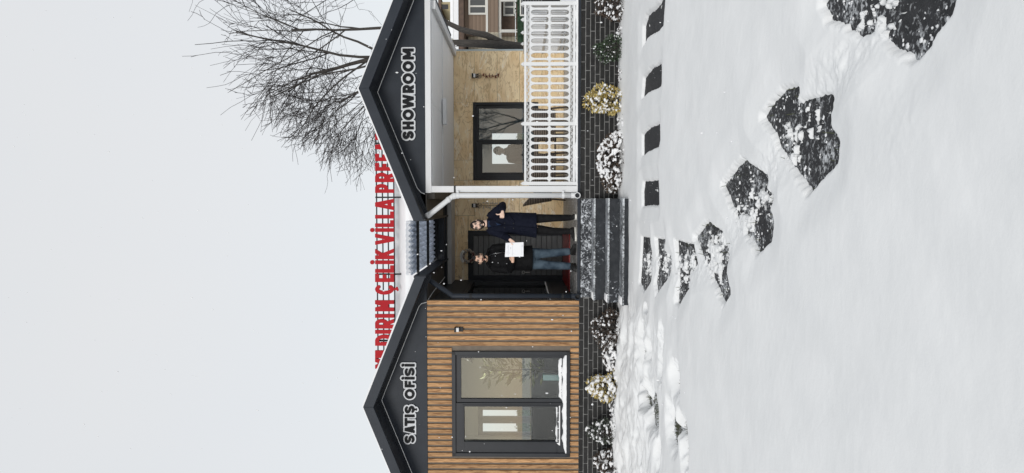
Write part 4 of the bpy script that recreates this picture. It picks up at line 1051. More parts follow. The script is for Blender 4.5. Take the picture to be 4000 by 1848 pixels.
plant('variegated_shrub', 'bright yellow shrub with snowy leaves below the porch railing', 343, 445, 2305, 2450, -.25, M['yellow_leaf'], 760, .055, 230, .02, G1, snowbias=.25)
plant('variegated_shrub', 'yellow shrub almost buried in snow below the big window', 1462, 1556, 2312, 2438, -.22, M['yellow_leaf'], 700, .05, 210, .030, G1, snowbias=.3)
plant('evergreen_shrub', 'small dark green bush right of the yellow shrub under the railing', 145, 238, 2345, 2462, -.25, M['green_leaf'], 1100, .034, 120, .013, G1)
plant('snowy_shrub', 'wide snow-laden shrub beside the right end of the steps', 505, 728, 2362, 2462, -.25, M['brown_leaf'], 1300, .05, 560, .024, G1, d=.45, snowbias=.15, twigs=70)
plant('withered_shrub', 'brown withered shrub at the picture edge below the railing corner', -40, 95, 2350, 2465, -.28, M['brown_leaf'], 900, .04, 160, .02, G1)
plant('withered_shrub', 'dark brown shrub beside the left end of the steps', 1206, 1345, 2335, 2455, -.25, M['brown_leaf'], 1100, .036, 130, .020, G1, twigs=40)
plant('snowy_shrub', 'low snow mound of a shrub left of the dark brown one', 1290, 1455, 2375, 2450, -.2, M['brown_leaf'], 500, .04, 300, .026, G1, d=.35, snowbias=.2)
plant('evergreen_shrub', 'grey-green bush dotted with snow under the left half of the big window', 1642, 1735, 2312, 2435, -.22, M['grey_leaf'], 900, .036, 170, .021, G1)
plant('withered_shrub', 'brown snow-dusted shrub at the far left of the timber wall', 1752, 1850, 2340, 2440, -.22, M['brown_leaf'], 800, .038, 150, .024, G1)
G2 = 'low creeping plants between the shrubs'
for lab, y0, y1, xt, nl in [('low purple ground cover between yellow shrub and dark green bush', 238, 345, 2430, 500), ('low dark ground cover left of the yellow shrub under the railing', 440, 510, 2432, 340), ('low snowy ground cover right of the dark green bush', 92, 150, 2425, 300),
                            ('low snowy ground cover between yellow shrub and grey-green bush', 1550, 1650, 2405, 240)]:
    x, z, w, h = bpos(y0, y1, xt, 2458, -.22); bush('ground_cover', lab, x, -.22, max(z,0), w*1.1, max(h,.12), M['purple_leaf'], nl, .03, 150, .018, G2, d=.3, shape='round', twigs=14, snowbias=.3)
# white bent hoop at the far left edge
hp = at(2400, 1840, -.45); q = MB(); q.tube([(hp.x-.22,-.5,.0),(hp.x-.22,-.5,.18),(hp.x-.12,-.5,.27),(hp.x+.02,-.5,.22),(hp.x+.06,-.5,.0)], .012, 8)
hoop = thing('garden_hoop', 'bent white metal hoop with a cap of snow at the left picture edge', 'hoop', (hp.x,-.5,0)); obj('hoop', q, M['white'], hoop, smooth=True)
q = MB(); q.ball((hp.x-.12,-.5,.31), (.12,.07,.07), 10, 7, .15); obj('snow_cap', q, M['roofsnow'], hoop, smooth=True)

# blades of turf where the snow is thin
vs = []; fs = []
def blade(x, y, z, L, c):
    a = random.random()*6.283; w_ = .0022; d = Vector((math.cos(a)*random.uniform(.2,.9), math.sin(a)*random.uniform(.2,.9), 1)).normalized()*L; s_ = Vector((-math.sin(a), math.cos(a), 0))*w_
    p_ = Vector((x,y,z)); k_ = len(vs); vs.extend([p_-s_, p_+s_, p_+d*.6+s_*.8, p_+d*.6-s_*.8, p_+d+Vector((0,0,-.2*L))]); fs.extend([(k_,k_+1,k_+2,k_+3),(k_+3,k_+2,k_+4)])
for (tx,ty,a,b_) in thin:
    for i in range(int(1500*a*b_**.5)): blade(random.gauss(tx,a*.55), random.gauss(ty,b_*.55), -.005, random.uniform(.03,.09), 0)
for i in range(260): blade(random.uniform(-1.5,.1), -.93-abs(random.gauss(0,.05)), 0, random.uniform(.04,.10), 0)
for k_ in 'ghij':
    c = np.array(polys[k_])
    for i in range(34):
        j = random.randrange(len(c)); p_ = c[j]+(c[(j+1)%len(c)]-c[j])*random.random(); blade(p_[0]+random.gauss(0,.05), p_[1]+random.gauss(0,.05), .015, random.uniform(.04,.09), 0)
q = MB(); q.add(vs, fs); tf = tag(obj('turf', q, mat('winter_turf', (.045,.06,.022), .8, (.085,.085,.04), 5)), 'sparse winter grass poking through thin snow', 'grass'); tf['kind'] = 'stuff'

# crumbs of loose snow round the slabs
q = MB()
for k_ in polys:
    if k_ in 'abcd': continue
    c = np.array(polys[k_]); cen = c.mean(0); ext = np.ptp(c, axis=0).max()
    for i in range(int(45*ext)):
        j = random.randrange(len(c)); p_ = c[j]+(c[(j+1)%len(c)]-c[j])*random.random(); p_ = p_+(cen-p_)*random.uniform(0,.5)**1.3
        s_ = random.uniform(.003,.010); q.ball((p_[0],p_[1],.022+s_*.2), (s_*random.uniform(.7,1.8),s_*random.uniform(.7,1.6),s_*.5), 6, 4, .8)
cr = tag(obj('snow_crumbs', q, M['roofsnow'], smooth=True), 'loose crumbs of snow scattered on the dark slabs', 'snow'); cr['kind'] = 'stuff'

# ------------------------------------------------------------------ bare trees
def grow(seed, base, stems, env, levels, twig_r=.0075, spread=1.0):
    rnd = random.Random(seed); thick_ = MB(); thin_ = MB()
    def branch(p, d, L, r, lev, bias):
        n = 7; wob = (.07,.10,.15,.19,.2)[lev]; pts = [p.copy()]; rad_ = [r]; dirs = [d.copy()]
        for i in range(n):
            d = (d+Vector((rnd.gauss(0,wob),rnd.gauss(0,wob),rnd.gauss(0,wob*.85)))+bias*(.10 if lev < 2 else .07)).normalized()
            if env and lev and ((p.x-env[0])/env[2])**2+((p.z-env[1])/env[3])**2 > rnd.uniform(.6,1.2): break
            p = p+d*(L/n); pts.append(p.copy()); rad_.append(max(twig_r*.55, r*(1-(.62 if lev < 3 else .5)*(i+1)/n))); dirs.append(d.copy())
        n = len(pts)-1
        if n < 1: return
        (thick_ if lev < 2 else thin_).tube(pts, rad_, (8,6,5,4,3)[min(lev,4)], cap=lev < 2)
        if lev >= levels: return
        nb = (7,6,4,2,2)[lev]
        for k_ in range(nb):
            t = rnd.uniform(.22 if lev else .35,1.0); i = min(n-1, int(t*n)); q_ = pts[i].lerp(pts[i+1], t*n-i); dd = dirs[i]
            ax_ = dd.cross(Vector((rnd.gauss(0,1),rnd.gauss(0,1),rnd.gauss(0,1)))).normalized()
            ang = rnd.uniform(.32,.85)*spread; nd = (Quaternion(ax_, ang) @ dd).normalized()
            nb_ = bias*.8+Vector((nd.x*.5,nd.y*.5,.15-.55*(lev >= 2)*rnd.random()))
            branch(q_, nd, L*rnd.uniform(.6,.92), max(twig_r, rad_[i]*rnd.uniform(.42,.62)), lev+1, nb_)
    for (d, L, r, st, bias) in stems: branch(Vector(base)+Vector(st), Vector(d).normalized(), L, r, 0, Vector(bias))
    return thick_, thin_
TB = at(2047, 188, 7.0)
Ft = at(1955, 165, 7.0)         # fork
tree = thing('bare_tree', 'tall bare tree with many fine twigs behind the porch roof', 'tree', (TB.x,7,0))
q = MB(); pts = [Vector((TB.x-.02,7,-.05)), Vector((TB.x,7,1.0)), Vector((TB.x,7,TB.z)), Vector((Ft.x-.06,7,Ft.z)), at(1860,170,7), at(1770,168,7)]
q.tube(pts, [.2,.16,.135,.12,.10,.085], 10); q.tube([Vector((Ft.x-.06,7,Ft.z-.1)), at(1900,138,7), at(1850,128,7), at(1800,115,7), at(1745,88,7)], [.10,.085,.075,.07,.06], 9)
tk = obj('trunk', q, M['bark'], tree, smooth=True)
s1 = at(1770,168,7); s2 = at(1745,88,7)
a_, b_ = grow(21, (0,0,0), [((-.16,0,1), 3.9, .085, s1, (-.2,0,.3)), ((.35,.1,1), 3.9, .065, s2, (.3,0,.35)), ((-.42,.1,.85), 3.0, .05, at(1690,172,7), (-.35,0,.15)), ((.05,-.1,1), 3.7, .05, at(1720,120,7), (.05,0,.3)), ((-.6,-.1,.8), 2.2, .03, at(1680,195,7), (-.3,0,.1))], (4.2,4.9,3.9,4.0), 4, .0058)
obj('limb', a_, M['bark'], tree, smooth=True); cw = obj('crown', b_, M['twig'], tree); cw['kind'] = 'stuff'
q = MB()
# trees across the road, behind the camera: they show only as reflections in the glass
a_, b_ = grow(5, (0,0,1.6), [((0,0,1), 4.2, .12, (0,0,0), (0,0,.2)), ((.4,.1,1), 3.6, .09, (0,0,0), (.2,0,.2)), ((-.4,-.1,1), 3.6, .09, (0,0,0), (-.2,0,.2))], None, 3, .012)
rt_ = thing('roadside_tree', 'bare roadside tree mirrored in the right pane of the porch window', 'tree', (0,0,0))
q.tube([(0,0,-.1),(0,0,1.7)], [.2,.14], 9); obj('trunk', q, M['bark'], rt_); obj('limb', a_, M['bark'], rt_); obj('crown', b_, M['twig'], rt_)
for i, (x_, y_, s_) in enumerate([(9.6,-66,.62)]):
    if i == 0: rt_.location = (x_,y_,0.08)
    else: dup(rt_, 'bare roadside tree across the road behind the viewer', (x_,y_,.08), i*1.3, s_)

# ------------------------------------------------------------------ neighbours behind
def siding(name, c1_, c2_, sc):
    m = mat(name, c1_, .7); t = m.node_tree; p_ = t.nodes['Principled BSDF']; tcn = t.nodes.new('ShaderNodeTexCoord'); wv = t.nodes.new('ShaderNodeTexWave'); wv.bands_direction = 'Z'; wv.wave_profile = 'SAW'; wv.inputs['Scale'].default_value = sc
    t.links.new(tcn.outputs['Object'], wv.inputs['Vector']); mx = t.nodes.new('ShaderNodeMix'); mx.data_type = 'RGBA'; mx.inputs['A'].default_value = (*c2_,1); mx.inputs['B'].default_value = (*c1_,1)
    t.links.new(wv.outputs['Fac'], mx.inputs['Factor']); t.links.new(mx.outputs['Result'], p_.inputs['Base Color']); return m
M['sid_tan'] = siding('taupe_siding', (.235,.17,.125), (.15,.105,.075), 1.6); M['sid_cream'] = siding('cream_siding', (.50,.45,.345), (.33,.29,.22), 1.6)
M['fascia_w'] = mat('off_white_trim', (.62,.61,.57), .6); M['porchbrown'] = mat('dark_timber_porch', (.075,.048,.035), .7, (.11,.07,.05), 6)
NH = thing('neighbouring_house', 'two-storey taupe and cream clapboard house beyond the porch', 'house', (11,26,0))
Yn = 25.0
def nb(x, y, Y=Yn): p_ = at(x, y, Y); return p_
xm = nb(1900,121).x; xl_ = nb(1900,255).x; xr_ = nb(1900,-330).x; zt = nb(1815,60).z
q = MB(); q.box(xm,xr_,Yn,Yn+8,0,zt); obj('wall', q, M['sid_tan'], NH)
q = MB(); q.box(xl_,xm-.01,Yn+1.2,Yn+8,0,zt-.1); obj('side_wall', q, M['sid_cream'], NH)
q = MB(); q.prism_y([(xl_-.3,zt),(xr_+.5,zt),(xr_+.5,zt+.25),(xl_-.3,zt+.25)], Yn-.7, Yn+8.5); rf_ = obj('roof', q, M['porchbrown'], NH)
q = MB(); q.prism_y([(xl_-.35,zt+.252),(xr_+.55,zt+.252),(xr_+.5,zt+.5),(xl_-.3,zt+.5)], Yn-.75, Yn+8.5); obj('roof_snow', q, M['roofsnow'], rf_)
za, zb_ = nb(1911,60).z, nb(1950,60).z
xbal = nb(1930,152).x; q = MB(); q.box(xbal,xr_,Yn-1.4,Yn-1.3,zb_,za); bl = obj('balcony_front', q, M['sid_tan'], NH); q = MB(); q.box(xbal,xr_,Yn-1.45,Yn-.05,za,za+.1); obj('balcony_rail', q, M['fascia_w'], bl); q = MB(); q.box(xbal,xr_,Yn-1.29,Yn-.02,zb_-.12,zb_-.0); obj('balcony_floor', q, M['fascia_w'], bl)
q = MB(); q.box(xbal-.06,xbal+.0,Yn-1.4,Yn-.05,zb_,za); obj('balcony_side', q, M['sid_cream'], bl)
q = MB(); q.box(xm+.02,xr_,Yn-.04,Yn-.002,0,zb_-.13); obj('porch_wall', q, M['porchbrown'], NH)
for (xa_, ya_, xb2, yb2) in [(1830,-8,1902,58),(1966,-8,2013,63),(1830,-180,1902,-90),(1966,-180,2013,-90)]:
    w0 = P4(xa_, yb2, xb2, ya_, Yn-.06); q = MB(); t_ = .09
    for z in [(w0[0],w0[1],w0[3]-t_,w0[3]),(w0[0],w0[1],w0[2],w0[2]+t_),(w0[0],w0[0]+t_,w0[2]+t_,w0[3]-t_),(w0[1]-t_,w0[1],w0[2]+t_,w0[3]-t_),((w0[0]+w0[1])/2-.04,(w0[0]+w0[1])/2+.04,w0[2]+t_,w0[3]-t_)]: q.box(z[0],z[1],Yn-.1,Yn-.045,z[2],z[3])
    wn = obj('window', q, M['fascia_w'], NH); q = MB(); q.box(w0[0]+.02,w0[1]-.02,Yn-.06,Yn-.045,w0[2]+.02,w0[3]-.02); obj('pane', q, mat('dark_far_glass', (.07,.075,.08), .15), wn)
for yy in (121, 1):
    xx = nb(2000,yy,Yn-1.35).x; q = MB(); q.box(xx-.06,xx+.06,Yn-1.4,Yn-1.28,0,zb_-.12); obj('porch_post', q, M['fascia_w'], NH)
q = MB(); w0 = P4(1835, 240, 1885, 205, Yn+1.2); q.box(w0[0],w0[1],Yn+1.15,Yn+1.195,w0[2],w0[3]); obj('window', q, M['fascia_w'], NH)
# a farther house
FH = thing('distant_house', 'small yellowish gabled house far behind the bare branches', 'house', (30,80,0))
A_ = P4(1724, 46, 1760, 8, 80); q = MB(); q.box(A_[0]-3,A_[1]+4,80,88,0,A_[2]); q.prism_y([(A_[0],A_[2]),(A_[1],A_[2]),(A_[1],A_[3]),(A_[0]+.6,A_[3])], 80, 88); obj('wall', q, mat('yellowish_render', (.34,.29,.17), .8), FH)
q = MB(); q.box(A_[0]-.4,A_[1]+.5,79.6,88.4,A_[3],A_[3]+.35); obj('roof', q, M['porchbrown'], FH)
q = MB(); xc = (A_[0]+A_[1])/2; q.box(xc-.3,xc+.3,79.95,79.99,A_[2]+.3,A_[2]+1.1); obj('window', q, M['dark'], FH)
q = MB(); q.box(A_[0]-3.4,A_[1]+4.4,79.5,79.9,A_[2]-.35,A_[2]-.0); obj('eave_snow', q, M['roofsnow'], FH)
# green hedge screen at the plot boundary
hx0, hx1 = -14.0, at(2030,-400,20).x; hz = at(2015,100,20).z
HG = thing('hedge_screen', 'dark green artificial hedge fence behind the porch', 'hedge', (hx0,20,0))
q = MB(); q.box(hx0,hx1,20.05,20.2,0,hz-.06); obj('backing', q, M['hedge'], HG)
def fh(): return (random.uniform(hx0,hx1), 20.05+random.uniform(-.05,.03), random.uniform(.2,hz)), (random.gauss(0,.4),-1,.2)
o = obj('foliage', leaves(9000, fh, .11, .5), M['hedge'], HG); o['kind'] = 'stuff'
q = MB(); q.box(hx0,hx1,20.0,20.22,hz-.0,hz+.03); obj('snow_cap', q, M['roofsnow'], HG)
# slatted outdoor unit in front of the hedge
U0 = P4(2031, 62, 2075, -8, 18); AC = thing('outdoor_unit', 'white-framed black slatted unit before the green hedge', 'unit', ((U0[0]+U0[1])/2,18,0))
q = MB()
for z in [(U0[0],U0[1],U0[3]-.05,U0[3]),(U0[0],U0[0]+.05,.1,U0[3]-.05),(U0[1]-.05,U0[1],.1,U0[3]-.05),(U0[0],U0[1],.05,.1)]: q.box(z[0],z[1],18,18.06,z[2],z[3])
obj('frame', q, M['fascia_w'], AC); q = MB(); q.box(U0[0]+.04,U0[1]-.04,18.03,18.3,.1,U0[3]-.03); obj('case', q, M['black'], AC)
for i in range(8):
    zz = U0[3]-.12-.11*i; q = MB(); q.box(U0[0]+.051,U0[1]-.051,18.0,18.02,zz,zz+.025); obj('slat', q, M['grey'], AC)

# ------------------------------------------------------------------ PEOPLE
def cloth(name, c1_, c2_, rough=.85, sc=18): return mat(name, c1_, rough, c2_, sc, bump=.35, bscale=9, spec=.12)
SKIN = mat('skin', (.66,.42,.30), .5, (.71,.46,.345), 10); SKIN2 = mat('skin_lighter', (.76,.53,.42), .5, (.80,.57,.46), 10)
HAIR = mat('black_hair', (.010,.008,.007), .55, (.02,.016,.013), 60, bump=.4)
LIP = mat('lip', (.32,.11,.09), .5); EYEW = mat('eye_white', (.55,.53,.50), .3); EYED = mat('eye_dark', (.012,.009,.008), .2); TEETH = mat('teeth', (.75,.73,.68), .3)
def head_pt(th, ph):                  # th from the crown down, ph round from the face (-Y)
    z = math.cos(th); r_ = math.sin(th); x_ = r_*math.sin(ph); y_ = -r_*math.cos(ph)
    px_, py_, pz = .0755*x_, .097*y_, .118*z
    if z < 0: t = -z; px_ *= 1-.30*t*t; py_ *= 1-.16*t if y_ > 0 else 1-.05*t
    if z < -.2 and y_ > 0: py_ *= 1-.35*(-z-.2)
    if y_ < 0 and abs(z-.12) < .25: py_ *= 1-.05*math.cos((z-.12)/.25*1.57)
    return Vector((px_, py_, pz))
def person(name, label, J, outfit, skin, Yb, smile=False, moustache=False):
    root = thing(name, label, 'person', (J['pel'].x, J['pel'].y, outfit.get('z', .78)))
    hm = Matrix.Translation(J['head']) @ J['hrot'].to_4x4()
    T = lambda v: hm @ Vector(v)
    # --- the body: one continuous surface
    q = MB(); n, m_ = 28, 20; vs = [T(head_pt(math.pi*i/m_, 2*math.pi*k_/n)) for i in range(m_+1) for k_ in range(n)]
    q.add(vs, [(i*n+k_, (i+1)*n+k_, (i+1)*n+(k_+1)%n, i*n+(k_+1)%n) for i in range(m_) for k_ in range(n)])
    q.tube([T((0,-.088,.028)), T((0,-.104,-.004)), T((0,-.115,-.026)), T((0,-.094,-.036))], [.008,.011,.0145,.011], 10)     # nose
    for s_ in (-1,1):
        q.ball(T((s_*.077,.006,-.002)), (.011,.019,.033), 10, 8, M=J['hrot'])
        q.ball(T((s_*.013,-.104,-.028)), .008, 8, 6); q.ball(T((s_*.036,-.078,-.022)), (.019,.013,.016), 8, 6); q.ball(T((s_*.03,-.088,.048)), (.024,.008,.008), 8, 6)
    q.ball(T((0,-.076,-.098)), (.022,.014,.014), 10, 8)
    q.tube([T((0,.012,-.06)), J['neck']+Vector((0,.0,.03)), J['neck']+Vector((0,.01,-.05))], [.056,.056,.075], 16)
    tor = J['torso']
    q.loft([(c.x,c.y,c.z+(.06 if i_ == 0 else 0),rx*.82,ry*.8) for i_, (c, rx, ry) in enumerate(tor)], 24)
    for s_ in ('r','l'):
        q.tube([J['sh'+s_], J['sh'+s_].lerp(J['el'+s_],.5), J['el'+s_], J['el'+s_].lerp(J['wr'+s_],.4), J['wr'+s_]], [.055,.048,.038,.037,.026], 12)
        q.tube([J['hip'+s_], J['hip'+s_].lerp(J['kn'+s_],.5), J['kn'+s_], J['kn'+s_].lerp(J['an'+s_],.35), J['an'+s_]], [.085,.072,.054,.052,.035], 12)
    for h_ in J['hands']:
        W0, d, nrm, side, fingers, thumb = h_       # wrist, along, palm normal, thumb side, curl list, thumb points
        r_ = side
        c = [W0+d*t for t in (-.01,.03,.06,.085)]
        vs = []
        for t, cc in enumerate(c):
            wd = (.024,.034,.04,.038)[t]; tk_ = (.019,.017,.016,.012)[t]
            for k_ in range(10): a = 2*math.pi*k_/10; vs.append(cc+r_*wd*math.cos(a)+nrm*tk_*math.sin(a))
        q.add(vs, [(i*10+k_, i*10+(k_+1)%10, (i+1)*10+(k_+1)%10, (i+1)*10+k_) for i in range(3) for k_ in range(10)]+[tuple(range(9,-1,-1)), tuple(30+k_ for k_ in range(10))])
        for k_, (L, curl) in enumerate(fingers):
            b0 = W0+d*.078+r_*(.029-.0192*k_); dd = d.copy(); p_ = b0; pts = [b0-d*.02, b0]
            for j, f_ in enumerate((.45,.3,.25)):
                dd = (Matrix.Rotation(0,3,'X') @ dd); ang = curl[j]; axis = d.cross(nrm).normalized()
                dd = Quaternion(axis, ang) @ dd; p_ = p_+dd*L*f_; pts.append(p_.copy())
            q.tube(pts, [.009,.0095,.009,.0083,.007], 8)
        q.tube([W0+d*.02+r_*.018]+thumb, [.013]+[.0115,.0105,.0085][:len(thumb)], 8)
    body = obj('body', remesh(q, .0052, 3), skin, root, smooth=True)
    # --- face
    for s_ in (-1,1):
        q = MB(); q.ball(T((s_*.031,-.0855,.014)), (.0145,.008,.0075), 10, 8, M=J['hrot']); e_ = obj('eye', q, EYEW, root, smooth=True)
        q = MB(); q.ball(T((s_*.031,-.0915,.014)), (.0068,.004,.0068), 10, 8); obj('iris', q, EYED, e_, smooth=True)
        q = MB(); q.tube([T((s_*.013,-.099,.034)), T((s_*.032,-.0965,.041)), T((s_*.052,-.082,.033))], [.0045,.0058,.003], 6); obj('eyebrow', q, HAIR, root)
        q = MB(); q.tube([T((s_*.016,-.0935,.021)), T((s_*.031,-.0945,.0245)), T((s_*.047,-.082,.019))], [.002,.0032,.002], 5); obj('eyelid', q, HAIR, root)
    q = MB(); q.ball(T((0,-.091,-.060)), (.024,.008,.0085), 12, 8, M=J['hrot']); mo = obj('mouth', q, LIP, root, smooth=True)
    if smile: q = MB(); q.ball(T((0,-.0965,-.0595)), (.019,.005,.0052), 12, 8, M=J['hrot']); obj('teeth', q, TEETH, mo, smooth=True)
    def shell(cond, off, nm, m2):
        n, m_ = 48, 40; q = MB(); idx_ = {}; vs = []; fs = []
        g_ = lambda i, k_: (math.pi*i/m_, 2*math.pi*(k_ % n)/n)
        for i in range(m_):
            for k_ in range(n):
                th, ph = math.pi*(i+.5)/m_, 2*math.pi*(k_+.5)/n
                if ph > math.pi: ph -= 2*math.pi
                if cond(math.cos(th), ph):
                    f_ = []
                    for a_, b_ in ((i,k_),(i+1,k_),(i+1,k_+1),(i,k_+1)):
                        key = (a_, b_ % n)
                        if key not in idx_:
                            p_ = head_pt(*g_(*key)); idx_[key] = len(vs); o_ = off(math.cos(g_(*key)[0]), g_(*key)[1]); vs.append(T(p_*(1+o_)+Vector((0,0,.0))))
                        f_.append(idx_[key])
                    fs.append(tuple(f_))
        q.add(vs, fs); o_ = obj(nm, q, m2, root, smooth=True); so_ = o_.modifiers.new('solid','SOLIDIFY'); so_.thickness = .012; so_.offset = -1
        return o_
    hl = J.get('hairline', .62)
    shell(lambda z, ph: z > (hl-.12*math.cos(ph*3) if abs(ph) < .85 else (.05 if abs(ph) < 1.35 else -.25 if abs(ph) > 1.85 else .22)), lambda z, ph: .05+.04*max(0,z)+.012*math.sin(ph*9)+.012*math.sin(z*23), 'hair', HAIR)
    if outfit.get('beard', 1): shell(lambda z, ph: abs(ph) < 1.5 and -.98 < z < (-.30 if abs(ph) < .42 else -.62+.34*min(1,(abs(ph)-.2)/.75)+.28*(abs(ph) > 1.15)) and not (abs(ph) < .30 and -.62 < z < -.43) and not (abs(ph) < .34 and z > -.40 and not moustache), lambda z, ph: .055, 'beard', HAIR)
    q = MB(); q.tube([T((-.033,-.090,-.060)), T((-.018,-.1015,-.046)), T((0,-.104,-.0425)), T((.018,-.1015,-.046)), T((.033,-.090,-.060))], [.004,.0065,.006,.0065,.004], 6); obj('moustache', q, HAIR, root, smooth=True)
    # --- clothes
    q = MB(); q.loft([(c.x,c.y,c.z,rx,ry) for c, rx, ry in tor], 28)
    for s_ in ('r','l'):
        sh, el, wr_ = J['sh'+s_], J['el'+s_], J['wr'+s_]
        q.tube([sh+(tor[-2][0]-sh)*.25, sh, sh.lerp(el,.35), sh.lerp(el,.75), el, el.lerp(wr_,.3), el.lerp(wr_,.7), wr_.lerp(el,.06)], [.085,.079,.073,.066,.062,.060,.052,.047], 14)
    q.tube([J['neck']+Vector((0,.035,.015)), J['neck']+Vector((0,.015,-.06))], [.075,.10], 16)
    for (a_, b_, r0, r1) in outfit.get('folds', []): q.tube([a_, a_.lerp(b_,.5)+Vector((0,-.006,0)), b_], [r0*.6, r0, r1], 8)
    coat = obj('coat', remesh(q, .008, 5), outfit['coat'], root, smooth=True)
    for nm, pts, r_, m2 in outfit.get('trim', []):
        q = MB(); q.tube(pts, r_, 7); obj(nm, q, m2, coat, smooth=True)
    for p_ in outfit.get('buttons', []):
        q = MB(); q.ball(p_, (.010,.005,.010), 8, 6); obj('button', q, outfit['button_mat'], coat, smooth=True)
    if 'shirt' in outfit:
        pts, m2 = outfit['shirt']; q = MB(); n = len(pts); q.add([Vector(p_) for p_ in pts]+[Vector(p_)+Vector((0,.03,0)) for p_ in pts], [tuple(range(n)), tuple(range(2*n-1,n-1,-1))]+[(i,i+n,(i+1)%n+n,(i+1)%n) for i in range(n)]); obj('shirt', q, m2, root, bevel=.006)
    q = MB()
    hipc = (J['hipr']+J['hipl'])/2
    q.loft([(hipc.x,hipc.y,hipc.z-.08,.15,.10),(hipc.x,hipc.y,hipc.z+.1,.155,.105)], 20)
    for s_ in ('r','l'):
        h_, k_, a_ = J['hip'+s_], J['kn'+s_], J['an'+s_]; rr = outfit.get('leg', (.093,.075,.062,.058,.052))
        q.tube([h_+Vector((0,0,.03)), h_.lerp(k_,.5), k_, k_.lerp(a_,.5), a_.lerp(k_,.04)], rr, 14)
        for t in (.55,.72,.84,.93): c = k_.lerp(a_, t); q.tube([c+Vector((-.045,-.03,.012)), c+Vector((0,-.052,-.004)), c+Vector((.045,-.03,.010))], .009, 6)
        c = k_; q.tube([c+Vector((-.05,-.03,.03)), c+Vector((0,-.06,.02)), c+Vector((.05,-.03,.035))], .010, 6)
    obj('trousers', remesh(q, .008, 5), outfit['trousers'], root, smooth=True)
    for s_ in ('r','l'):
        a_ = J['an'+s_]; d = J['toe'+s_].normalized(); sd_ = Vector((-d.y,d.x,0)); z0 = outfit.get('z', .78)+.003
        q = MB(); secs = [(-.075,.030,.07),(-.05,.038,.085),(0,.041,.10),(.06,.043,.075),(.12,.047,.055),(.165,.043,.045),(.195,.026,.035)]
        def ring(t, w_, h0, h1): 
            c = Vector((a_.x,a_.y,0))+d*t; return [c+sd_*w_*math.cos(2*math.pi*k_/12)+Vector((0,0,(h0+h1)/2+(h1-h0)/2*math.sin(2*math.pi*k_/12))) for k_ in range(12)]
        def shoe(h0f, h1f, wf):
            q_ = MB(); vs = []
            for t, w_, h1 in secs: vs += ring(t, w_*wf, h0f, h1f(h1))
            n_ = len(secs); q_.add(vs, [(i*12+k_, i*12+(k_+1)%12, (i+1)*12+(k_+1)%12, (i+1)*12+k_) for i in range(n_-1) for k_ in range(12)]+[tuple(range(11,-1,-1)), tuple((n_-1)*12+k_ for k_ in range(12))]); return q_
        q = shoe(z0+.012, lambda h_: z0+.02+h_, 1.0); q.tube([Vector((a_.x,a_.y,z0+.06)), Vector((a_.x,a_.y,z0+.15))], [.046,.047], 12)
        sh_ = obj('shoe', remesh(q, .006, 3), outfit['shoe'], root, smooth=True)
        q = MB(); n_ = len(secs); vs = []
        for zz in (z0, z0+.028):
            vs += [Vector((a_.x,a_.y,zz))+d*t+sd_*w_*1.04 for t, w_, _ in secs]+[Vector((a_.x,a_.y,zz))+d*t-sd_*w_*1.04 for t, w_, _ in reversed(secs)]
        m_ = 2*n_; q.add(vs, [tuple(range(m_-1,-1,-1)), tuple(range(m_,2*m_))]+[(i,(i+1)%m_,(i+1)%m_+m_,i+m_) for i in range(m_)]); obj('sole', q, outfit['sole'], sh_)
    return root
V3 = lambda *a: Vector(a)
def torso_secs(rows, Y):               # (picture x, picture y of right side, of left side, depth radius, dy)
    out = []
    for xi, yr, yl, ry, dy in rows:
        a = at(xi, yr, Y); c = at(xi, yl, Y); out.append((V3((a.x+c.x)/2, Y+dy, a.z), (a.x-c.x)/2, ry))
    return out
YM = .30
NAVY = cloth('navy_wool_coat', (.0055,.007,.0155), (.009,.011,.021)); BLACKC = cloth('black_quilted_jacket', (.0035,.0035,.0042), (.0065,.0065,.0075), .75)
JEAN = cloth('washed_blue_jeans', (.018,.030,.046), (.075,.105,.135), .9, 7); BLKT = cloth('black_trousers', (.008,.008,.009), (.013,.013,.014)); BLKS = mat('black_suede_shoe', (.009,.009,.009), .7); SOLEW = mat('white_sole', (.72,.71,.66), .6); NSH = cloth('blue_shirt', (.014,.026,.06), (.022,.038,.08))
METAL = mat('zip_metal', (.3,.3,.31), .35, metal=1)
# -- man in the long navy coat, thumb up
A = lambda x, y, Y=YM: at(x, y, Y)
hd = A(1866, 878, YM-.02); rot = Matrix.Rotation(R(-9), 3, 'Y') @ Matrix.Rotation(R(-6), 3, 'Z')
J = dict(head=hd, hrot=rot, neck=A(1908,872), pel=A(2080,876), hairline=.66,
  torso=torso_secs([(2096,831,931,.155,.0),(2060,831,924,.15,0),(2020,829,917,.142,0),(1985,829,914,.135,0),(1950,830,912,.138,0),(1925,833,908,.13,0),(1910,845,899,.10,.01),(1902,856,889,.075,.015)], YM),
  shr=A(1920,843), elr=A(1965,801,YM-.06), wrr=A(1963,829,YM-.27), shl=A(1918,899), ell=A(1970,922,YM-.08), wrl=A(1994,938,YM-.28),
  hipr=A(2075,855), knr=A(2160,852), anr=A(2234,850,YM+.02), hipl=A(2075,893), knl=A(2160,903), anl=A(2230,904,YM-.02), toer=V3(.12,-1,0), toel=V3(-.75,-.75,0))
J['shr'].y += .0; hx = V3(1,0,0)
W_ = J['wrr']; dR = V3(-.75,-.35,.08).normalized(); nR = V3(-.35,.93,0).normalized(); nR = (nR-dR*nR.dot(dR)).normalized(); sR = V3(0,0,1)-dR*dR.z; sR.normalize()
curlF = (1.35,1.5,.9)
thR = [W_+dR*.045+sR*.045, W_+dR*.05+sR*.078, W_+dR*.042+sR*.105]
W2 = J['wrl']; d2 = V3(-.62,-.3,-.55).normalized(); n2 = V3(0,-1,0)-d2*(V3(0,-1,0).dot(d2)); n2.normalize(); s2_ = d2.cross(n2).normalized()
if s2_.z < 0: s2_ = -s2_
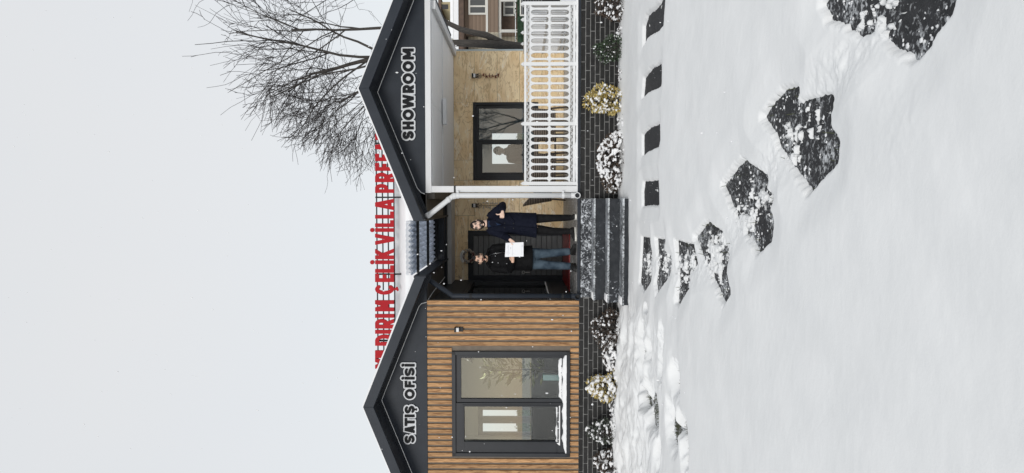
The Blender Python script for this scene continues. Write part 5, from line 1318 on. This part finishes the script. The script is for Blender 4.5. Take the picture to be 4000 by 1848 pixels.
th2 = [W2+d2*.04+s2_*.03+n2*.022, W2+d2*.075+s2_*.024+n2*.034, W2+d2*.10+s2_*.012+n2*.034]
J['hands'] = [(W_, dR, nR, sR, [(.082,curlF),(.088,curlF),(.082,curlF),(.068,curlF)], thR), (W2, d2, -n2, s2_, [(.075,(.15,.2,.1)),(.08,(.15,.2,.1)),(.076,(.15,.2,.1)),(.06,(.15,.2,.1))], th2)]
yc = YM-.145
tri = [A(1906,862,yc+.06), A(1906,888,yc+.06), A(1930,884,yc+.01), A(1958,878,yc-.004), A(1935,868,yc+.005)]
lapel = [('lapel', [A(1903,858,YM-.10), A(1930,864,YM-.135), A(1965,878,YM-.143)], [.012,.02,.010], NAVY), ('lapel', [A(1905,893,YM-.10), A(1930,889,YM-.135), A(1965,880,YM-.143)], [.012,.02,.010], NAVY), ('front_edge', [A(1966,879,YM-.146), A(2020,885,YM-.15), A(2094,890,YM-.158)], .006, NAVY)]
person('person', 'bearded person in a long navy coat giving a thumbs-up at the top of the steps', J,
       dict(coat=NAVY, trousers=BLKT, shoe=BLKS, sole=SOLEW, trim=lapel, shirt=(tri, NSH), buttons=[A(1971,889,YM-.145), A(2006,892,YM-.15), A(1971,872,YM-.147), A(2006,873,YM-.15)], button_mat=BLKS, leg=(.088,.074,.062,.058,.05),
            folds=[(A(1985,838,YM-.12),A(2010,868,YM-.15),.012,.008),(A(2040,845,YM-.14),A(2090,850,YM-.15),.010,.008),(A(2030,905,YM-.13),A(2090,915,YM-.13),.011,.008)]), SKIN2, YM, smile=True)
# -- man in the black jacket and jeans
hd = A(1876, 1011, YM-.03); rot = Matrix.Rotation(R(7), 3, 'Y') @ Matrix.Rotation(R(4), 3, 'Z')
J = dict(head=hd, hrot=rot, neck=A(1911,1009), pel=A(2070,1010), hairline=.70,
  torso=torso_secs([(2079,958,1058,.155,0),(2050,960,1058,.155,0),(2010,962,1057,.15,0),(1975,963,1056,.148,0),(1945,964,1055,.145,0),(1927,968,1052,.132,0),(1914,982,1037,.10,.01),(1906,994,1025,.075,.015)], YM),
  shr=A(1930,972), elr=A(1985,962,YM-.03), wrr=A(2006,966,YM-.20), shl=A(1930,1046), ell=A(1992,1055,YM-.05), wrl=A(2003,1020,YM-.25),
  hipr=A(2070,991), knr=A(2150,989), anr=A(2230,982,YM+.0), hipl=A(2070,1030), knl=A(2150,1036), anl=A(2233,1040,YM-.03), toer=V3(.62,-.8,0), toel=V3(-.25,-1,0))
W_ = J['wrl']; dL = V3(.85,-.28,.16).normalized(); nL = V3(0,-1,0)-dL*(V3(0,-1,0).dot(dL)); nL.normalize(); sL = dL.cross(nL).normalized()
if sL.z < 0: sL = -sL
thL = [W_+dL*.035+sL*.03+nL*.02, W_+dL*.065+sL*.036+nL*.03, W_+dL*.095+sL*.03+nL*.03]
W2 = J['wrr']; d2 = V3(-.6,-.1,-.1).normalized(); n2 = V3(0,-1,0)-d2*(V3(0,-1,0).dot(d2)); n2.normalize(); s2_ = d2.cross(n2).normalized()
if s2_.z < 0: s2_ = -s2_
J['hands'] = [(W_, dL, -nL, sL, [(.072,(-.25,.35,.3)),(.08,(-.25,.35,.3)),(.076,(-.25,.35,.3)),(.06,(-.25,.35,.3))], thL), (W2, d2, n2, s2_, [(.07,(.3,.3,.2))]*4, [W2+d2*.04+s2_*.04, W2+d2*.07+s2_*.045])]
trimb = [('zip', [A(1910,998,YM-.095), A(1932,990,YM-.14), A(1972,986,YM-.152)], .004, METAL), ('collar', [A(1903,992,YM-.02), A(1909,1000,YM-.085), A(1913,1009,YM-.10), A(1909,1020,YM-.085), A(1904,1028,YM-.02)], .02, BLACKC), ('hood', [A(1912,975,YM+.06), A(1905,990,YM+.10), A(1903,1010,YM+.11), A(1906,1030,YM+.10), A(1914,1044,YM+.06)], .035, BLACKC), ('hem_band', [A(2076,962,YM-.10), A(2078,985,YM-.155), A(2079,1010,YM-.162), A(2078,1035,YM-.155), A(2076,1055,YM-.10)], .012, BLACKC)]
fl_ = []
for xi in (1950,1972,2000,2030,2055): fl_.append((A(xi,972,YM-.13), A(xi+3,1046,YM-.13), .009, .006))
person('person', 'person in a black jacket and jeans holding up a printed sheet on the porch', J,
       dict(coat=BLACKC, trousers=JEAN, shoe=BLKS, sole=BLKS, trim=trimb, buttons=[A(1946,1027,YM-.148), A(1980,1030,YM-.152), A(1935,1000,YM-.145)], button_mat=METAL, leg=(.098,.084,.070,.066,.06),
            folds=fl_), SKIN, YM, moustache=True)
# -- the sheets they hold
pc = [A(1973,949,.0), A(1971,1004,.0), A(2045,1002,.0), A(2045,946,.0)]
yp = YM-.335
PC = [at(1976,950,yp), at(1973,1004,yp), at(2045,1002,yp), at(2045,947,yp)]
pap = thing('document', 'white printed sheets held between the two men', 'paper', tuple((PC[0]+PC[2])/2))
PAP = mat('paper_white', (.80,.81,.84), .7); n_ = V3(0,-1,0)
for k_ in range(2):
    o_ = V3(.004*k_, .004*k_, .003*k_); q = MB(); q.add([p_+o_ for p_ in PC]+[p_+o_+V3(0,.002,0) for p_ in PC], [(0,1,2,3),(7,6,5,4),(0,4,5,1),(1,5,6,2),(2,6,7,3),(3,7,4,0)]); sheet = obj('sheet', q, PAP, pap)
    if k_ == 0: s0_ = sheet
INK = mat('faded_print', (.42,.42,.48), .8)
def pline(u0, u1, v, th_):
    e_ = lambda u, v_: (PC[1].lerp(PC[0], u)).lerp(PC[2].lerp(PC[3], u), v_)+V3(0,-.0012,0)
    q = MB(); q.add([e_(u0,v-th_), e_(u1,v-th_), e_(u1,v+th_), e_(u0,v+th_)], [(0,1,2,3)]); obj('printed_line', q, INK, s0_)
for u0, u1, v, th_ in [(.12,.88,.16,.006),(.12,.88,.39,.005),(.2,.42,.09,.005),(.6,.8,.09,.005),(.55,.7,.29,.012),(.2,.3,.47,.004),(.5,.56,.47,.004),(.12,.85,.90,.004),(.7,.84,.94,.008),(.2,.34,.22,.004)]: pline(u0,u1,v,th_)
# -- someone indoors, behind the left pane of the porch window
Yi = 4.9
B = lambda x, y, Y=Yi: at(x, y, Y)
hd = B(1948, 588); rot = Matrix.Rotation(R(-65), 3, 'Z')
J = dict(head=hd, hrot=rot, neck=B(1972,592), pel=B(2090,600), hairline=.5,
  torso=torso_secs([(2110,570,632,.13,0),(2060,568,634,.13,0),(2010,566,634,.14,0),(1990,570,630,.13,0),(1978,580,618,.09,0)], Yi),
  shr=B(1992,578), elr=B(2035,572,Yi-.1), wrr=B(2010,560,Yi-.25), shl=B(1992,624), ell=B(2040,632), wrl=B(2080,628),
  hipr=B(2100,590), knr=B(2165,590), anr=B(2222,590), hipl=B(2100,612), knl=B(2165,612), anl=B(2222,612), toer=V3(-.9,-.4,0), toel=V3(-.9,-.4,0))
for k_ in ('anr','anl'): J[k_].z = .75
for k_ in ('knr','knl'): J[k_].z = 1.15
W_ = J['wrr']; dd_ = V3(-.3,-.2,.9).normalized(); nn = V3(-1,0,-.3).normalized(); nn = (nn-dd_*nn.dot(dd_)).normalized(); ss = dd_.cross(nn).normalized()
W2 = J['wrl']; de = V3(0,0,-1); ne = V3(-1,0,0); se = V3(0,-1,0)
J['hands'] = [(W_, dd_, nn, ss, [(.075,(.4,.5,.4))]*4, [W_+dd_*.04+ss*.04, W_+dd_*.07+ss*.045]), (W2, de, ne, se, [(.075,(.3,.3,.2))]*4, [W2+de*.04+se*.04, W2+de*.07+se*.045])]
GREYC = cloth('charcoal_jumper', (.03,.033,.038), (.045,.048,.054))
person('person', 'person in a charcoal top standing indoors behind the porch window', J, dict(coat=GREYC, trousers=BLKT, shoe=BLKS, sole=BLKS, z=.66, beard=0), SKIN, Yi)

# ------------------------------------------------------------------ falling flakes
q = MB()
for i in range(420):
    y_ = random.uniform(-8.5,2.5) if i < 330 else random.uniform(-10.4,-8.5); d_ = y_+11.67
    x_ = random.uniform(-.36,.36)*d_; z_ = 1.7+random.uniform(-.3,.75)*d_
    if z_ < .2 or (y_ > -.6 and (z_ < 3.3)): continue
    r_ = random.uniform(.0025,.0055)*min(1, .25+d_*.09); q.ball((x_,y_,z_), (r_,r_,r_*random.uniform(.8,1.8)), 5, 4, .4)
fk = tag(obj('snowflakes', q, M['roofsnow']), 'single snowflakes drifting through the air', 'snow'); fk['kind'] = 'stuff'
